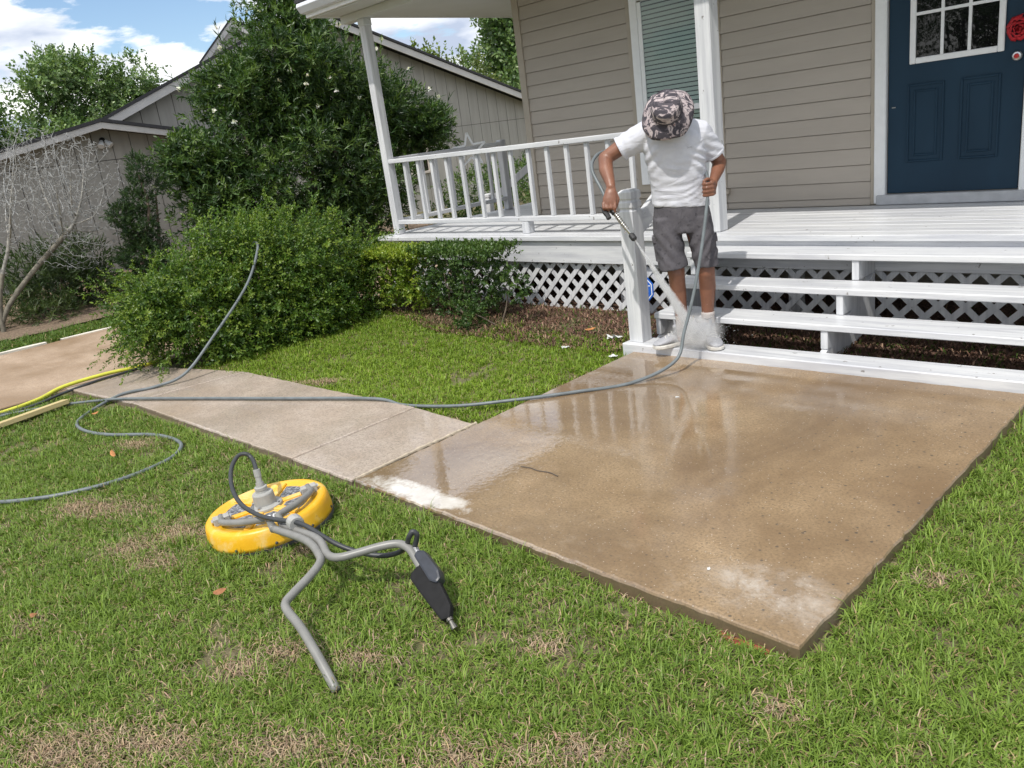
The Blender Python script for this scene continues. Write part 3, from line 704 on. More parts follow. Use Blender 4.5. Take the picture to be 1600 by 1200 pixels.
# steps: treads, stringers and the ground sill
SL = 0.035
treads = [(0.700, 0.992, 0.568, 0.012, 0.0), (0.445, 0.700, 0.395, 0.02, 0.010), (0.205, 0.468, 0.220, 0.03, 0.018)]
for y0, y1, zt, xl, sk in treads:
    m = MB(); x0, x1 = xl, 3.25
    m.prism([(x0, y0, zt - .041), (x1, y0 + sk * x1, zt - .041), (x1, y1 + sk * x1, zt - .041), (x0, y1, zt - .041)], (0, 0, .041)); m.build('tread', W_X, porch, 0.005)
for xs_, w_ in ((0.035, .038), (1.262, .045), (2.9, .045)):
    for (y0, y1, zt, xl, sk), zb in zip(treads, (0.396, 0.222, 0.058)):
        yb = {0.396: 0.99, 0.222: 0.75, 0.058: 0.47}[zb]
        MB().box((xs_, y0 + .012 + sk * xs_, zb), (xs_ + w_, yb + sk * xs_, zt - .043)).build('stringer', W_Z, porch, 0.003)
    MB().prism([(xs_ + .002, 0.13, 0.0), (xs_ + .002, 0.99, 0.40), (xs_ + .002, 0.99, 0.05), (xs_ + .002, 0.47, -0.05), (xs_ + .002, 0.13, -0.05)], (w_ - .004, 0, 0)).build('stringer', W_Z, porch, 0.002)
m = MB(); m.prism([(-0.075, -0.062, -0.05), (3.25, -0.062 + SL * 3.3, -0.05), (3.25, 0.135 + SL * 3.3, -0.05), (-0.075, 0.135, -0.05)], (0, 0, .106)); m.build('ground_sill', W_X, porch, 0.006)
# newel with grooved head
nx_, ny_ = 0.012, 0.052; hw = 0.057
m = MB()
prof = [(hw, 0.057), (hw, 0.985), (hw - .008, 0.995), (hw - .008, 1.003), (hw, 1.012), (hw, 1.045), (hw - .008, 1.055), (hw - .008, 1.063), (hw, 1.072), (hw, 1.115), (hw - .02, 1.132)]
v = []; f = []
for w_, z in prof: v += [(nx_ - w_, ny_ - w_, z), (nx_ + w_, ny_ - w_, z), (nx_ + w_, ny_ + w_, z), (nx_ - w_, ny_ + w_, z)]
for q in range(len(prof) - 1): f += [(4*q+i_, 4*q+(i_+1) % 4, 4*q+4+(i_+1) % 4, 4*q+4+i_) for i_ in range(4)]
f += [(3, 2, 1, 0), tuple(4 * (len(prof) - 1) + i_ for i_ in range(4))]
m.add(v, f); m.build('newel_post', W_Z, porch, 0.002)
MB().bar((nx_ + .0, ny_ + .058, 0.86), (0.012, YP - .066, 1.40), .04, .135).build('hand_rail', W_Y, porch, 0.006)

# ---- star ornament on the side railing
def star(c, R, r, t, tilt):
    P = []
    for k in range(10):
        a = math.pi / 2 + k * math.pi / 5 + tilt; q = R if k % 2 == 0 else r; P.append((q * math.cos(a), q * math.sin(a)))
    root = empty('star_ornament', (c[0], c[1], c[2] - R), 'white open wire frame star hung on the side railing', 'ornament')
    for k in range(10):
        a, b = P[k], P[(k + 1) % 10]
        MB().bar((c[0] + a[0] * .58, c[1] + a[0] * .81, c[2] + a[1]), (c[0] + b[0] * .58, c[1] + b[0] * .81, c[2] + b[1]), t, .02, (.81, -.58, 0)).build('star_bar', W_TRIM, root, 0.002)
star((-4.02, 2.33, 1.45), 0.21, 0.082, 0.022, 0.06)

# ---- blue yard sign in front of the lattice
BLUE = plain('sign_blue', (0.02, 0.12, 0.52), 0.35, 0.05); SWHITE = plain('sign_white', (0.8, 0.82, 0.85), 0.4, 0.03)
sg = empty('yard_sign', (-0.575, 0.905, -0.04), 'blue octagonal security sign on a stake behind the newel post', 'sign')
def octo(r, y, t, mat, name, parent):
    return MB().prism([(-0.575 + r * math.cos(math.pi / 8 + k * math.pi / 4), y, 0.215 + r * math.sin(math.pi / 8 + k * math.pi / 4)) for k in range(8)], (0, t, 0)).build(name, mat, parent)
octo(0.125, 0.900, 0.006, BLUE, 'plate', sg); octo(0.113, 0.8985, 0.001, SWHITE, 'outline', sg); octo(0.104, 0.8970, 0.001, BLUE, 'face', sg)
MB().box((-0.59, 0.9075, -0.10), (-0.56, 0.913, 0.20)).build('stake', STEEL, sg)
def text_mesh(body, size, ext=0.0006):
    cu = bpy.data.curves.new('lettering', 'FONT'); cu.body = body; cu.size = size; cu.align_x = 'CENTER'; cu.align_y = 'CENTER'; cu.extrude = ext; cu.resolution_u = 3
    o = bpy.data.objects.new('lettering', cu); col.objects.link(o)
    me = bpy.data.meshes.new_from_object(o.evaluated_get(bpy.context.evaluated_depsgraph_get())); bpy.data.objects.remove(o); bpy.data.curves.remove(cu); return me
put('lettering', text_mesh('ADT', 0.09), SWHITE, sg, (-0.575, 0.896, 0.215), (math.radians(90), 0, 0))

# ------------------------------------------------------------------ neighbouring house
def t111():
    m = NM('grey_board_siding'); n1 = m.noise(m.pos((7, 7, 0.7)), 1.0, 5, 0.6); n2 = m.noise(m.pos((90, 90, 3)), 1.0, 4, 0.6)
    base = m.ramp(n1, [(0.3, (0.33, 0.315, 0.285)), (0.7, (0.41, 0.39, 0.355))])
    base = m.mix(m.ramp(n2, [(0.6, 0.0), (0.75, 0.3)]), base, (0.25, 0.235, 0.21)); m.bump(n2, 0.3, 0.004); return m.set(base, 0.8)
T111 = t111(); GROOVE = plain('dark_groove', (0.10, 0.095, 0.085), 0.9, 0.1); FASC = plain('pale_fascia_paint', (0.58, 0.56, 0.54), 0.6, 0.08, 3)
nb = empty('neighbouring_house', (-14, 4, -0.05), 'low grey board sided house with pale gable trim behind the shrubs', 'house')
def gable_wall(x, ya, yb, top, z0, seam, step, wallname, off):
    """one wall part, its boards as sub-parts; top(y) gives the height under the roof"""
    ys = [ya, yb] + [a for a in (off,) if ya < a < yb]; ys = sorted(ys)
    poly = [(x - .06, ya, z0)] + [(x - .06, yb, z0)] + [(x - .06, y, top(y)) for y in sorted(ys, reverse=True)]
    w = MB().prism(poly, (.05, 0, 0)).build(wallname, GROOVE, nb)
    y = ya
    while y < yb - 0.02:
        y2 = min(y + step, yb); a, b = y + .007, y2 - .007
        for lo, hi in ((z0, seam - .006), (seam + .006, None)):
            ta, tb = (hi, hi) if hi else (top(a), top(b))
            if min(ta, tb) < lo + .02: continue
            P = [(x - .010, a, lo), (x - .010, b, lo), (x - .010, b, tb)]
            if hi is None and a < off < b: P.append((x - .010, off, top(off)))
            P.append((x - .010, a, ta))
            MB().prism(P, (.016, 0, 0)).build('siding_board', T111, w)
        y = y2
    return w
SKEW = 0.52     # that house stands at a slight angle: its ridges run back to the right
AP, AZ_ = 0.85, 2.575
gtop = lambda y: AZ_ - 0.205 * abs(y - AP)
gable_wall(-11.9, -5.0, 3.15, gtop, -0.1, 2.03, 0.32, 'garage_wall', AP)
def rake(x, p, q, h, parent, mat=FASC, t=.03): 
    (ya, za), (yb, zb) = p, q
    return MB().prism([(x, ya, za), (x, yb, zb), (x, yb, zb - h), (x, ya, za - h)], (t, 0, 0)).build('rake_board', mat, parent, 0.003)
def roofslab(pts, name='roof'):
    P = [Vector(p) for p in pts]; return MB().prism(P, (0, 0, 0.055)).build(name, SHINGLE, nb)
for s in (-1, 1):
    ye = AP + s * (2.75 if s > 0 else 6.0); ze = 2.645 - 0.205 * abs(ye - AP)
    rake(-11.52, (AP, 2.645), (ye, ze), 0.105, nb)
    roofslab([(-11.47, AP, 2.65), (-11.47, ye, ze + .005), (-18, ye + SKEW * 6.53, ze + .005), (-18, AP + SKEW * 6.53, 2.65)])
MAP_, MAZ = 6.12, 4.60
def mtop(y): return MAZ - (0.407 * (MAP_ - y) if y < MAP_ else 0.333 * (y - MAP_))
gable_wall(-13.1, 1.5, 14.0, mtop, -0.1, 1.90, 0.345, 'gable_wall', MAP_)
for ye, k in ((1.2, 0.407), (14.4, 0.333)):
    ze = 4.69 - k * abs(ye - MAP_); rake(-12.76, (MAP_, 4.69), (ye, ze), 0.155, nb)
    roofslab([(-12.70, MAP_, 4.70), (-12.70, ye, ze + .008), (-24, ye + SKEW * 11.3, ze + .008), (-24, MAP_ + SKEW * 11.3, 4.70)])
for ye in (5.5, 8.3):
    ze = 5.2 - 0.93 * abs(ye - 6.62) if ye < 6.62 else 5.2 - 0.5 * (ye - 6.62)
    rake(-17.0, (6.62, 5.2), (ye, ze), 0.16, nb); roofslab([(-16.95, 6.62, 5.21), (-16.95, ye, ze + .01), (-22, ye + SKEW * 5, ze + .01), (-22, 6.62 + SKEW * 5, 5.21)])
MB().prism([(-17.03, 5.55, 3.0), (-17.03, 8.25, 3.0), (-17.03, 8.2, 4.35), (-17.03, 6.62, 5.06), (-17.03, 5.6, 4.12)], (-.05, 0, 0)).build('rear_gable_wall', T111, nb)
# flood light
fl2 = MB().lathe([(.05, 0), (.05, .02), (.02, .05)], (-11.893, 0.93, 2.37), 12, (1, 0, 0)).build('flood_light', BLACK, nb)
for s in (-1, 1): MB().lathe([(.02, 0), (.035, .03), (.06, .12), (.052, .13)], (-11.84, 0.93 + s * .03, 2.36), 14, (.5, s * .45, -.75)).build('flood_lamp', W_TRIM, fl2)
# window with pinkish frame
mb = MB(); y0, y1, z0, z1 = 7.95, 9.15, 0.86, 1.62; x = -13.075
fr2 = MB()
fr2.box((x, y0, z0), (x + .04, y0 + .06, z1)); fr2.box((x, y1 - .06, z0), (x + .04, y1, z1)); fr2.box((x, y0 + .062, z0), (x + .04, y1 - .062, z0 + .06)); fr2.box((x, y0 + .062, z1 - .06), (x + .04, y1 - .062, z1)); fr2.box((x, 8.52, z0 + .062), (x + .035, 8.57, z1 - .062))
nw = fr2.build('window', plain('pinkish_white_frame', (0.60, 0.53, 0.47), 0.6, 0.05), nb, 0.004)
for a, b in ((y0 + .06, 8.52), (8.57, y1 - .06)): MB().box((x + .004, a, z0 + .06), (x + .014, b, z1 - .06)).build('pane', GLASS, nw)
MB().bar((-13.085, 9.9, 1.88), (-13.085, 10.45, 1.2), .015, .012, (1, 0, 0)).build('diagonal_brace', GROOVE, nb)
# ------------------------------------------------------------------ plants
def unit(a): return a / np.maximum(np.linalg.norm(a, axis=-1, keepdims=True), 1e-9)
def leaves(O, D, nleaf, tl, ll, lw, open_, pal, r, droop=0.0, jit=0.18, cup=0.12):
    """O, D: twig origins and directions (n,3); every twig carries nleaf leaves"""
    n = len(O); k = nleaf
    ref = unit(r.normal(size=(n, 3))); S = unit(np.cross(D, ref)); T = np.cross(D, S)
    j = np.arange(k)[None, :]; t = (j + r.random((n, k))) / k; ph = j * 2.4 + r.random((n, 1)) * 6.28 + r.normal(0, .35, (n, k))
    base = O[:, None] + D[:, None] * (t * tl)[..., None]
    side = S[:, None] * np.cos(ph)[..., None] + T[:, None] * np.sin(ph)[..., None]
    op = (open_ * (1.15 - .55 * t) + r.normal(0, .22, (n, k)))[..., None]
    d = unit(D[:, None] * np.cos(op) + side * np.sin(op) + np.array([0, 0, -droop])); nr = unit(side * -np.cos(op) + D[:, None] * np.sin(op) + r.normal(0, .35, (n, k, 3)) + np.array([0, 0, .35]))
    w = unit(np.cross(d, nr)); L = (ll * r.uniform(.65, 1.2, (n, k)))[..., None]; Wd = (lw * r.uniform(.75, 1.2, (n, k)))[..., None]
    b = base.reshape(-1, 3); d = d.reshape(-1, 3); w = w.reshape(-1, 3); nr = nr.reshape(-1, 3); L = L.reshape(-1, 1); Wd = Wd.reshape(-1, 1)
    mid = b + d * L * .45
    V = np.stack([b, mid - w * Wd / 2 + nr * Wd * cup, b + d * L - nr * L * .06, mid + w * Wd / 2 + nr * Wd * cup], 1).reshape(-1, 3)
    q = (np.arange(len(b)) * 4)[:, None]; F = np.concatenate([q + [0, 1, 2], q + [0, 2, 3]], 1).reshape(-1, 3)
    pal = np.array(pal); tw = r.random(n); c0 = np.stack([np.interp(tw, np.linspace(0, 1, len(pal)), pal[:, i]) for i in range(3)], 1)
    C = np.repeat(c0, k, 0) * r.uniform(1 - jit, 1 + jit, (n * k, 1)) * (1 + r.normal(0, .04, (n * k, 3)))
    return V, F, np.repeat(np.clip(C, 0, 1), 4, 0)
def blob_points(blobs, n, r, inner=0.45, lump=0.22, zmin=-0.02, up=0.35, rnd=0.55):
    """twig origins spread through lumpy ellipsoids, denser near the surface"""
    wts = np.array([b[3] * b[4] + b[4] * b[5] + b[3] * b[5] for b in blobs]); wts = wts / wts.sum(); cnt = r.multinomial(n, wts)
    O, D = [], []
    for b, k in zip(blobs, cnt):
        u = unit(r.normal(size=(k, 3))); K = r.normal(size=(9, 3)) * 2.6; ph = r.random(9) * 6.28
        lum = 1 + lump * np.sin(u @ K.T + ph).sum(1) / 3.0
        rad = (inner + (1 - inner) * np.sqrt(r.random(k))) * lum; R = np.array(b[3:6])
        O.append(np.array(b[:3]) + u * R * rad[:, None]); D.append(unit(unit(u / R) * .75 + np.array([0, 0, up]) + r.normal(0, rnd, (k, 3))))
    O = np.concatenate(O); D = np.concatenate(D); ok = O[:, 2] > zmin; return O[ok], D[ok]
def limbs(base, targets, r0, r1, mat, parent, name='trunk', wob=0.12, seg=7, seed=1):
    q = random.Random(seed); m = MB()
    for t in targets:
        a, b = Vector(base), Vector(t); L = (b - a).length
        mid1 = a.lerp(b, .35) + Vector((q.uniform(-1, 1), q.uniform(-1, 1), q.uniform(-.2, .6))) * wob * L; mid2 = a.lerp(b, .7) + Vector((q.uniform(-1, 1), q.uniform(-1, 1), q.uniform(-.3, .5))) * wob * L * .7
        S = spline([a, mid1, mid2, b], 5); R = [lerp(r0, r1, i_ / (len(S) - 1)) for i_ in range(len(S))]; m.tube(S, R, seg)
    return m.build(name, mat, parent, smooth=True)
def shrub(name, loc, label, cat, blobs, n, nleaf, tl, ll, lw, open_, pal, seed, bark=BARK, stems=None, sr=(.02, .006), group=None, inner=.45, lump=.22, up=.35, rnd=.55, droop=0.0, extra=None, crown='crown', trunk='trunk', mat=None, zmin=-.02):
    r = np.random.default_rng(seed); root = empty(name, loc, label, cat, group)
    O, D = blob_points(blobs, n, r, inner, lump, zmin, up, rnd); parts = [leaves(O, D, nleaf, tl, ll, lw, open_, pal, r, droop)]
    if extra is not None: parts += extra(r)
    v, f, c = merge(parts); o = put(crown, np_mesh(crown, v, f, c), mat or LEAF, root); o['kind'] = 'stuff'
    if stems: limbs(loc, stems, sr[0], sr[1], bark, root, trunk, seed=seed)
    return root

# --- tall shrub with white flowers (narrow leaves) in front of the neighbour's gable
OLP = [(.020, .048, .015), (.038, .084, .021), (.072, .132, .030), (.130, .205, .044)]
ob_ = [(-8.2, 2.62, 3.05, .95, .80, .85), (-8.3, 1.72, 2.35, .7, .58, .6), (-8.1, 3.1, 2.55, 1.0, 1.25, .95), (-8.3, 4.05, 2.15, .85, .85, .8), (-8.1, 4.72, 1.80, .6, .50, .38),
       (-8.0, 2.4, 1.55, 1.05, 1.5, 1.0), (-7.9, 3.45, 1.1, 1.0, .75, .8), (-8.3, 1.0, 1.2, .6, .62, .75), (-7.9, 2.0, .55, 1.0, 1.4, .6), (-8.4, 0.95, 1.80, .45, .40, .42), (-8.2, 2.7, 3.72, .45, .40, .42)]
def ole_extra(r):
    # loose flowering shoots that leave the outline, and the flowers
    O, D = blob_points([(b[0], b[1], b[2], b[3] * 1.08, b[4] * 1.08, b[5] * 1.10) for b in ob_[:6]], 130, r, .9, .25, .3, .75, .3)
    a = leaves(O, D, 12, .42, .13, .022, .7, OLP, r)
    k = (O[:, 2] > 1.7) & (O[:, 0] > -8.5); P = (O + D * .40)[k][:40]
    b = leaves(P, unit(r.normal(size=P.shape) + [0, 0, .5]), 9, .03, .042, .034, 1.3, [(.80, .79, .74), (.84, .82, .78)], r, jit=.05)
    return [a, b]
def clumps(bl, k, s, seed):
    q = np.random.default_rng(seed); out = list(bl)
    for b in bl:
        for u in unit(q.normal(size=(k, 3)) + np.array([.35, -.25, .2])):
            e = s * q.uniform(.6, 1.3); out.append((b[0] + u[0] * b[3] * .92, b[1] + u[1] * b[4] * .92, b[2] + u[2] * b[5] * .92, e, e, e * .8))
    return out
shrub('flowering_shrub', (-8.2, 2.6, -.03), 'huge dark green shrub with small white flowers before the neighbouring gable', 'shrub', clumps([(b[0], b[1], b[2], b[3] * .9, b[4] * .9, b[5] * .9) for b in ob_], 6, .27, 3), 15000, 9, .15, .095, .026, .85, OLP, 21, stems=[(-8.2, 1.6, 2.3), (-8.2, 2.4, 3.1), (-8.1, 3.2, 2.6), (-8.3, 4.3, 2.1), (-8.2, 1.0, 1.6), (-7.9, 3.6, 1.3), (-8.2, 5.0, 1.7), (-8.2, 2.6, 3.6)], sr=(.045, .012), extra=ole_extra, inner=.3, lump=.3)
# --- big arching bright green shrub beside the walkway
ARP = [(.032, .076, .012), (.062, .128, .018), (.118, .200, .026), (.205, .285, .040)]
ab = [(-3.85, -1.0, .52, .58, .72, .55), (-3.80, -1.55, .42, .46, .48, .42), (-3.9, -0.35, .58, .55, .60, .50), (-3.95, 0.15, .42, .45, .42, .38), (-4.2, -0.7, .55, .6, .8, .45), (-4.0, -1.8, .40, .32, .34, .34), (-3.68, -.55, .20, .42, .55, .24), (-3.62, -1.15, .20, .38, .5, .22), (-3.75, .05, .18, .4, .4, .22)]
def arch_extra(r):
    parts = []; O = []; D = []
    for k in range(230):
        b = ab[r.integers(0, len(ab))]; u = unit(r.normal(size=3) + np.array([.2, 0, .9])); p = np.array(b[:3]) + u * np.array(b[3:6]) * .92
        d = unit(u + np.array([r.normal(0, .5), r.normal(0, .5), .55])); L = r.uniform(.20, .60)
        for s in range(12):
            t = s / 12; O.append(p + d * L * t + np.array([0, 0, -.30 * L * t * t])); D.append(unit(d + r.normal(0, .35, 3) - np.array([0, 0, .5 * t])))
    for k in range(26):   # branches trailing over the walkway at the near end
        p = np.array([-3.75 + r.normal(0, .16), -1.95 + r.normal(0, .12), .38 + r.normal(0, .1)]); d = unit(np.array([r.normal(.1, .5), -1 + r.normal(0, .3), .1]))
        L = r.uniform(.18, .38)
        for s in range(9): t = s / 9; O.append(p + d * L * t + np.array([0, 0, -.62 * L * t * t])); D.append(unit(d + np.array([0, 0, -1.0 * t]) + r.normal(0, .3, 3)))
    return [leaves(np.array(O), np.array(D), 7, .07, .028, .014, .9, ARP[1:], r)]
shrub('arching_shrub', (-3.85, -0.9, -.04), 'wide bright green shrub with arching shoots spilling over the walkway', 'shrub', clumps([(b[0], b[1], b[2], b[3] * .93, b[4] * .93, b[5] * .93) for b in ab], 7, .15, 4), 12500, 8, .10, .036, .019, .95, ARP, 22, stems=[(-3.7, -1.3, .5), (-4.0, -.4, .6), (-3.7, -.9, .7), (-4.1, -.8, .6), (-3.8, -1.6, .4)], sr=(.018, .005), extra=arch_extra, inner=.45, lump=.42, up=.25, rnd=.6)
# --- clipped hedge: yellow green left half, dark right half
def box_blobs(x0, x1, y0, y1, z0, z1, k):
    return [(lerp(x0, x1, (i_ + .5) / k), (y0 + y1) / 2, (z0 + z1) / 2, (x1 - x0) / k * .62, (y1 - y0) / 2, (z1 - z0) / 2) for i_ in range(k)]
def hedge_extra(blobs, pal):
    def fn(r):
        O, D = [], []
        for b in blobs:
            n = 520; u = r.uniform(-1, 1, (n, 3)); u[:, 2] = 1 - np.abs(r.normal(0, .10, n)); O.append(np.array(b[:3]) + u * np.array([b[3] * 1.2, b[4], b[5] * 1.0])); D.append(unit(r.normal(0, .5, (n, 3)) + [0, 0, .9]))
        return [leaves(np.concatenate(O), np.concatenate(D), 6, .05, .034, .019, .9, pal, r)]
    return fn
HY = [(.105, .180, .020), (.180, .265, .028), (.300, .370, .044)]; HD_ = [(.030, .066, .018), (.055, .110, .026), (.105, .170, .040)]
b1 = box_blobs(-3.85, -2.78, .22, .68, -.02, .60, 3)
shrub('hedge_bush', (-3.3, .45, -.05), 'clipped yellow green hedge bush left of the dark one below the porch', 'hedge', b1, 1150, 7, .06, .036, .020, .9, HY, 31, stems=[(-3.7, .4, .42), (-3.3, .5, .45), (-3.0, .42, .42), (-3.45, .35, .4), (-3.15, .5, .4), (-2.9, .45, .4)], sr=(.014, .005), extra=hedge_extra([(b[0], b[1], b[2], b[3], b[4], b[5]) for b in b1], HY[1:]), inner=.35, bark=BARK, zmin=.06)
b2 = box_blobs(-2.78, -1.86, .24, .70, .02, .63, 2)
shrub('hedge_bush', (-2.3, .47, -.05), 'dark green clipped hedge bush in front of the white lattice', 'hedge', b2, 780, 7, .06, .038, .021, .9, HD_, 32, stems=[(-2.65, .4, .45), (-2.3, .5, .5), (-2.0, .42, .45), (-2.45, .35, .42), (-1.95, .5, .4), (-2.15, .3, .4), (-2.55, .5, .45)], sr=(.014, .005), extra=hedge_extra(b2, HD_[1:]), inner=.35, zmin=.05)
shrub('hedge_bush', (-1.72, .30, -.05), 'small low green sprout at the right foot of the dark hedge', 'hedge', [(-1.95, .12, .10, .2, .16, .12), (-1.58, .42, .32, .10, .12, .16)], 190, 7, .05, .036, .02, .9, HD_, 33, stems=[(-1.6, .4, .35), (-1.9, .15, .1)], sr=(.008, .004))
# --- small conifer and low plants before the neighbour's wall
COP = [(.020, .048, .018), (.034, .072, .022), (.055, .100, .026)]
shrub('conifer', (-7.95, -.3, -.03), 'small dark tufted conifer by the neighbouring garage wall', 'conifer', [(-7.95, -.10, 1.74, .16, .13, .18), (-7.95, .10, 1.55, .12, .11, .11), (-7.95, -.20, 1.36, .22, .18, .14), (-7.95, -.50, 1.22, .16, .15, .11), (-7.95, -.28, 1.02, .28, .26, .17), (-7.95, -.34, .66, .32, .38, .24), (-7.95, -.2, .3, .35, .4, .26)], 2100, 14, .085, .040, .013, .8, COP, 41, stems=[(-7.95, -.12, 1.7), (-7.95, -.4, 1.1), (-7.95, .05, 1.45)], sr=(.04, .010), lump=.3, up=.5)
shrub('oleander_shrub', (-9.25, -1.05, -.03), 'low sparse shrub with long narrow leaves under the bare tree', 'shrub', [(-9.25, -.85, .52, .42, .48, .36), (-9.2, -1.35, .50, .4, .45, .34), (-9.2, -1.0, .25, .5, .6, .25)], 520, 11, .22, .13, .022, .75, [(.030, .055, .018), (.055, .090, .030), (.085, .125, .045)], 42, stems=[(-9.2, -.8, .6), (-9.2, -1.3, .6), (-9.1, -1.1, .5), (-9.3, -1.0, .7)], sr=(.02, .008), up=.7)
shrub('low_plant', (-9.3, -.15, -.0), 'low yellow green plant at the foot of the neighbouring garage', 'plant', [(-9.4, -.22, .10, .3, .35, .16), (-9.6, .25, .12, .3, .3, .14)], 260, 7, .08, .07, .03, .9, [(.06, .11, .02), (.14, .20, .035)], 43, stems=[(-9.4, -.2, .1)], sr=(.01, .005))
shrub('low_plant', (-8.4, -1.55, -.0), 'low dark green ground plant at the foot of the bare tree', 'plant', [(-8.5, -1.5, .10, .3, .35, .13), (-8.9, -2.1, .2, .35, .4, .25)], 240, 9, .12, .10, .014, .8, [(.04, .075, .02), (.09, .13, .035)], 44, stems=[(-8.4, -1.5, .1)], sr=(.01, .005))
shrub('low_plant', (-8.2, 7.0, -.0), 'dark bushy plants beyond the side railing', 'plant', [(-9.5, 7.6, .5, .8, .9, .5), (-8.6, 8.8, .55, .7, .9, .55), (-10.5, 9.8, .45, .8, 1.2, .5), (-8.6, 5.9, .3, .5, .6, .35)], 1500, 8, .12, .07, .03, .9, HD_ + HY[:1], 45, stems=[(-9, 7.4, .4)], sr=(.02, .01))

# --- leafless tree with pale lichened twigs, grown towards scattered points (space colonisation)
def bare_tree():
    root = empty('bare_tree', (-8.4, -2.13, -.03), 'leafless tree with pale grey tangled twigs at the left edge', 'tree')
    r = np.random.default_rng(8); n = 3000
    u = unit(r.normal(size=(n, 3))) * (r.random((n, 1)) ** .42); A = np.array([-8.4, -1.30, 1.70]) + u * np.array([.85, 1.18, .80])
    u = unit(r.normal(size=(500, 3))) * (r.random((500, 1)) ** .4); A = np.concatenate([A, np.array([-8.3, -.95, 1.0]) + u * np.array([.5, .65, .45])])
    stems = [[(-8.4, -2.13, -.05), (-8.40, -2.10, .2), (-8.41, -2.04, .45), (-8.42, -1.93, .72), (-8.40, -1.80, .98), (-8.38, -1.72, 1.2)],
             [(-8.40, -2.11, .12), (-8.38, -1.98, .32), (-8.36, -1.75, .55), (-8.35, -1.48, .78), (-8.34, -1.22, .98), (-8.33, -1.0, 1.15)], [(-8.42, -1.93, .72), (-8.5, -2.05, 1.0), (-8.55, -2.15, 1.3)]]
    P = []; par = []
    for st in stems:
        S = spline(st, 4); prev = -1
        if P: prev = int(np.argmin(np.linalg.norm(np.array(P) - np.array(S[0]), axis=1)))
        for p in S: P.append(tuple(p)); par.append(prev); prev = len(P) - 1
    P = np.array(P); par = list(par); step = .055; alive = np.ones(len(A), bool)
    for it in range(60):
        B = A[alive]
        if len(B) == 0: break
        D = np.linalg.norm(B[:, None] - P[None], axis=2); j = D.argmin(1); d = D[np.arange(len(B)), j]; ok = d < .75; new = []; npar = []
        for k in np.unique(j[ok]):
            v = unit(B[ok & (j == k)] - P[k]).sum(0) + r.normal(0, .62, 3); v = v / (np.linalg.norm(v) + 1e-9); new.append(P[k] + v * step); npar.append(int(k))
        if not new: break
        P = np.concatenate([P, np.array(new)]); par += npar
        D2 = np.linalg.norm(A[:, None] - np.array(new)[None], axis=2).min(1); alive &= D2 > .046
    N = len(P); par = np.array(par); R2 = np.full(N, .0024 ** 2.3); kids = np.zeros(N, int)
    for k in range(N):
        if par[k] >= 0: kids[par[k]] += 1
    acc = np.where(kids == 0, .0024 ** 2.3, 0.0)
    for k in range(N - 1, -1, -1):
        if acc[k] == 0: acc[k] = .0024 ** 2.3
        if par[k] >= 0: acc[par[k]] += acc[k]
    R = np.minimum(acc ** (1 / 2.3) * .66, .032); R = np.maximum(R, .0022)
    parts = {'trunk': MB(), 'branches': MB(), 'twigs': MB()}
    for k in range(N):
        if par[k] < 0: continue
        nm = 'trunk' if R[k] > .026 else 'branches' if R[k] > .008 else 'twigs'
        parts[nm].tube([P[par[k]], P[k]], [min(R[par[k]], R[k] * 1.35), R[k]], 8 if nm == 'trunk' else 5 if nm == 'branches' else 3, False)
    for nm, mt in (('trunk', plain('mottled_bark', (0.16, 0.145, 0.115), 0.9, 0.4, 14, bump=.5)), ('branches', plain('grey_lichen_bark', (0.27, 0.26, 0.235), 0.9, 0.4, 20, bump=.5)), ('twigs', plain('pale_lichen_twig', (0.33, 0.335, 0.33), 0.9, 0.25, 30))):
        o = parts[nm].build(nm, mt, root, smooth=True)
        if nm != 'trunk': o['kind'] = 'stuff'
bare_tree()

# --- trees behind the neighbouring house and behind the porch
def tree(loc, h, spread, label, seed, pal, n, leaf, bark=BARK, group='trees behind the neighbouring house', low=.35, squash=.8):
    q = random.Random(seed); x, y, z = loc; bl = []; st = []
    for k in range(15):
        a = q.uniform(0, 6.28); t = q.uniform(low, 1); rr = spread * (1.05 - .55 * max(0, t - .45) / .55) * math.sqrt(q.random()) * .8
        c = (x + rr * math.cos(a), y + rr * math.sin(a), z + h * (t * .86)); s = spread * q.uniform(.24, .46); bl.append((*c, s, s, s * squash)); st.append(c)
    bl.append((x, y, z + h * .88, spread * .36, spread * .36, spread * .34))
    if spread < 3: bl = clumps(bl, 3, spread * .14, seed)
    shrub('broadleaf_tree', (x, y, z), label, 'tree', bl, n, 9, leaf * 3.2, leaf, leaf * .62, .95, pal, seed, stems=[(x, y, z + h * .5)] + st[:9], sr=(spread * .07, spread * .015), group=group, inner=.35, lump=.3, zmin=-5, bark=bark)
TP = [(.075, .135, .050), (.125, .205, .072), (.180, .270, .098), (.235, .325, .125)]
TL = [(.085, .135, .03), (.16, .22, .045), (.24, .29, .065)]
tree((-26.2, 1.6, -.4), 5.6, 2.3, 'dark leafy tree at the far left edge behind the garage roof', 51, TP[:3], 2800, .125)
tree((-25.2, 4.9, -.4), 6.2, 2.1, 'tallest broad green tree above the garage roof on the left', 52, TP, 3600, .125)
tree((-24.8, 7.0, -.4), 5.7, 1.9, 'rounded green tree right of the tallest one above the garage roof', 53, TP, 3200, .125)
tree((-24.0, 9.4, -.4), 4.7, 1.9, 'lower green tree disappearing behind the rising gable roof', 54, TP[:3], 2600, .125)
tree((-29.5, -2.4, -.4), 6.2, 2.6, 'tree with darker crown beyond the left edge of the garage', 58, TP[:3], 1200, .19)
tree((-20.2, 15.6, -.4), 5.25, 1.25, 'small sunlit yellow green tree top over the right gable slope', 55, TL, 700, .16, group='trees behind the porch', low=.6)
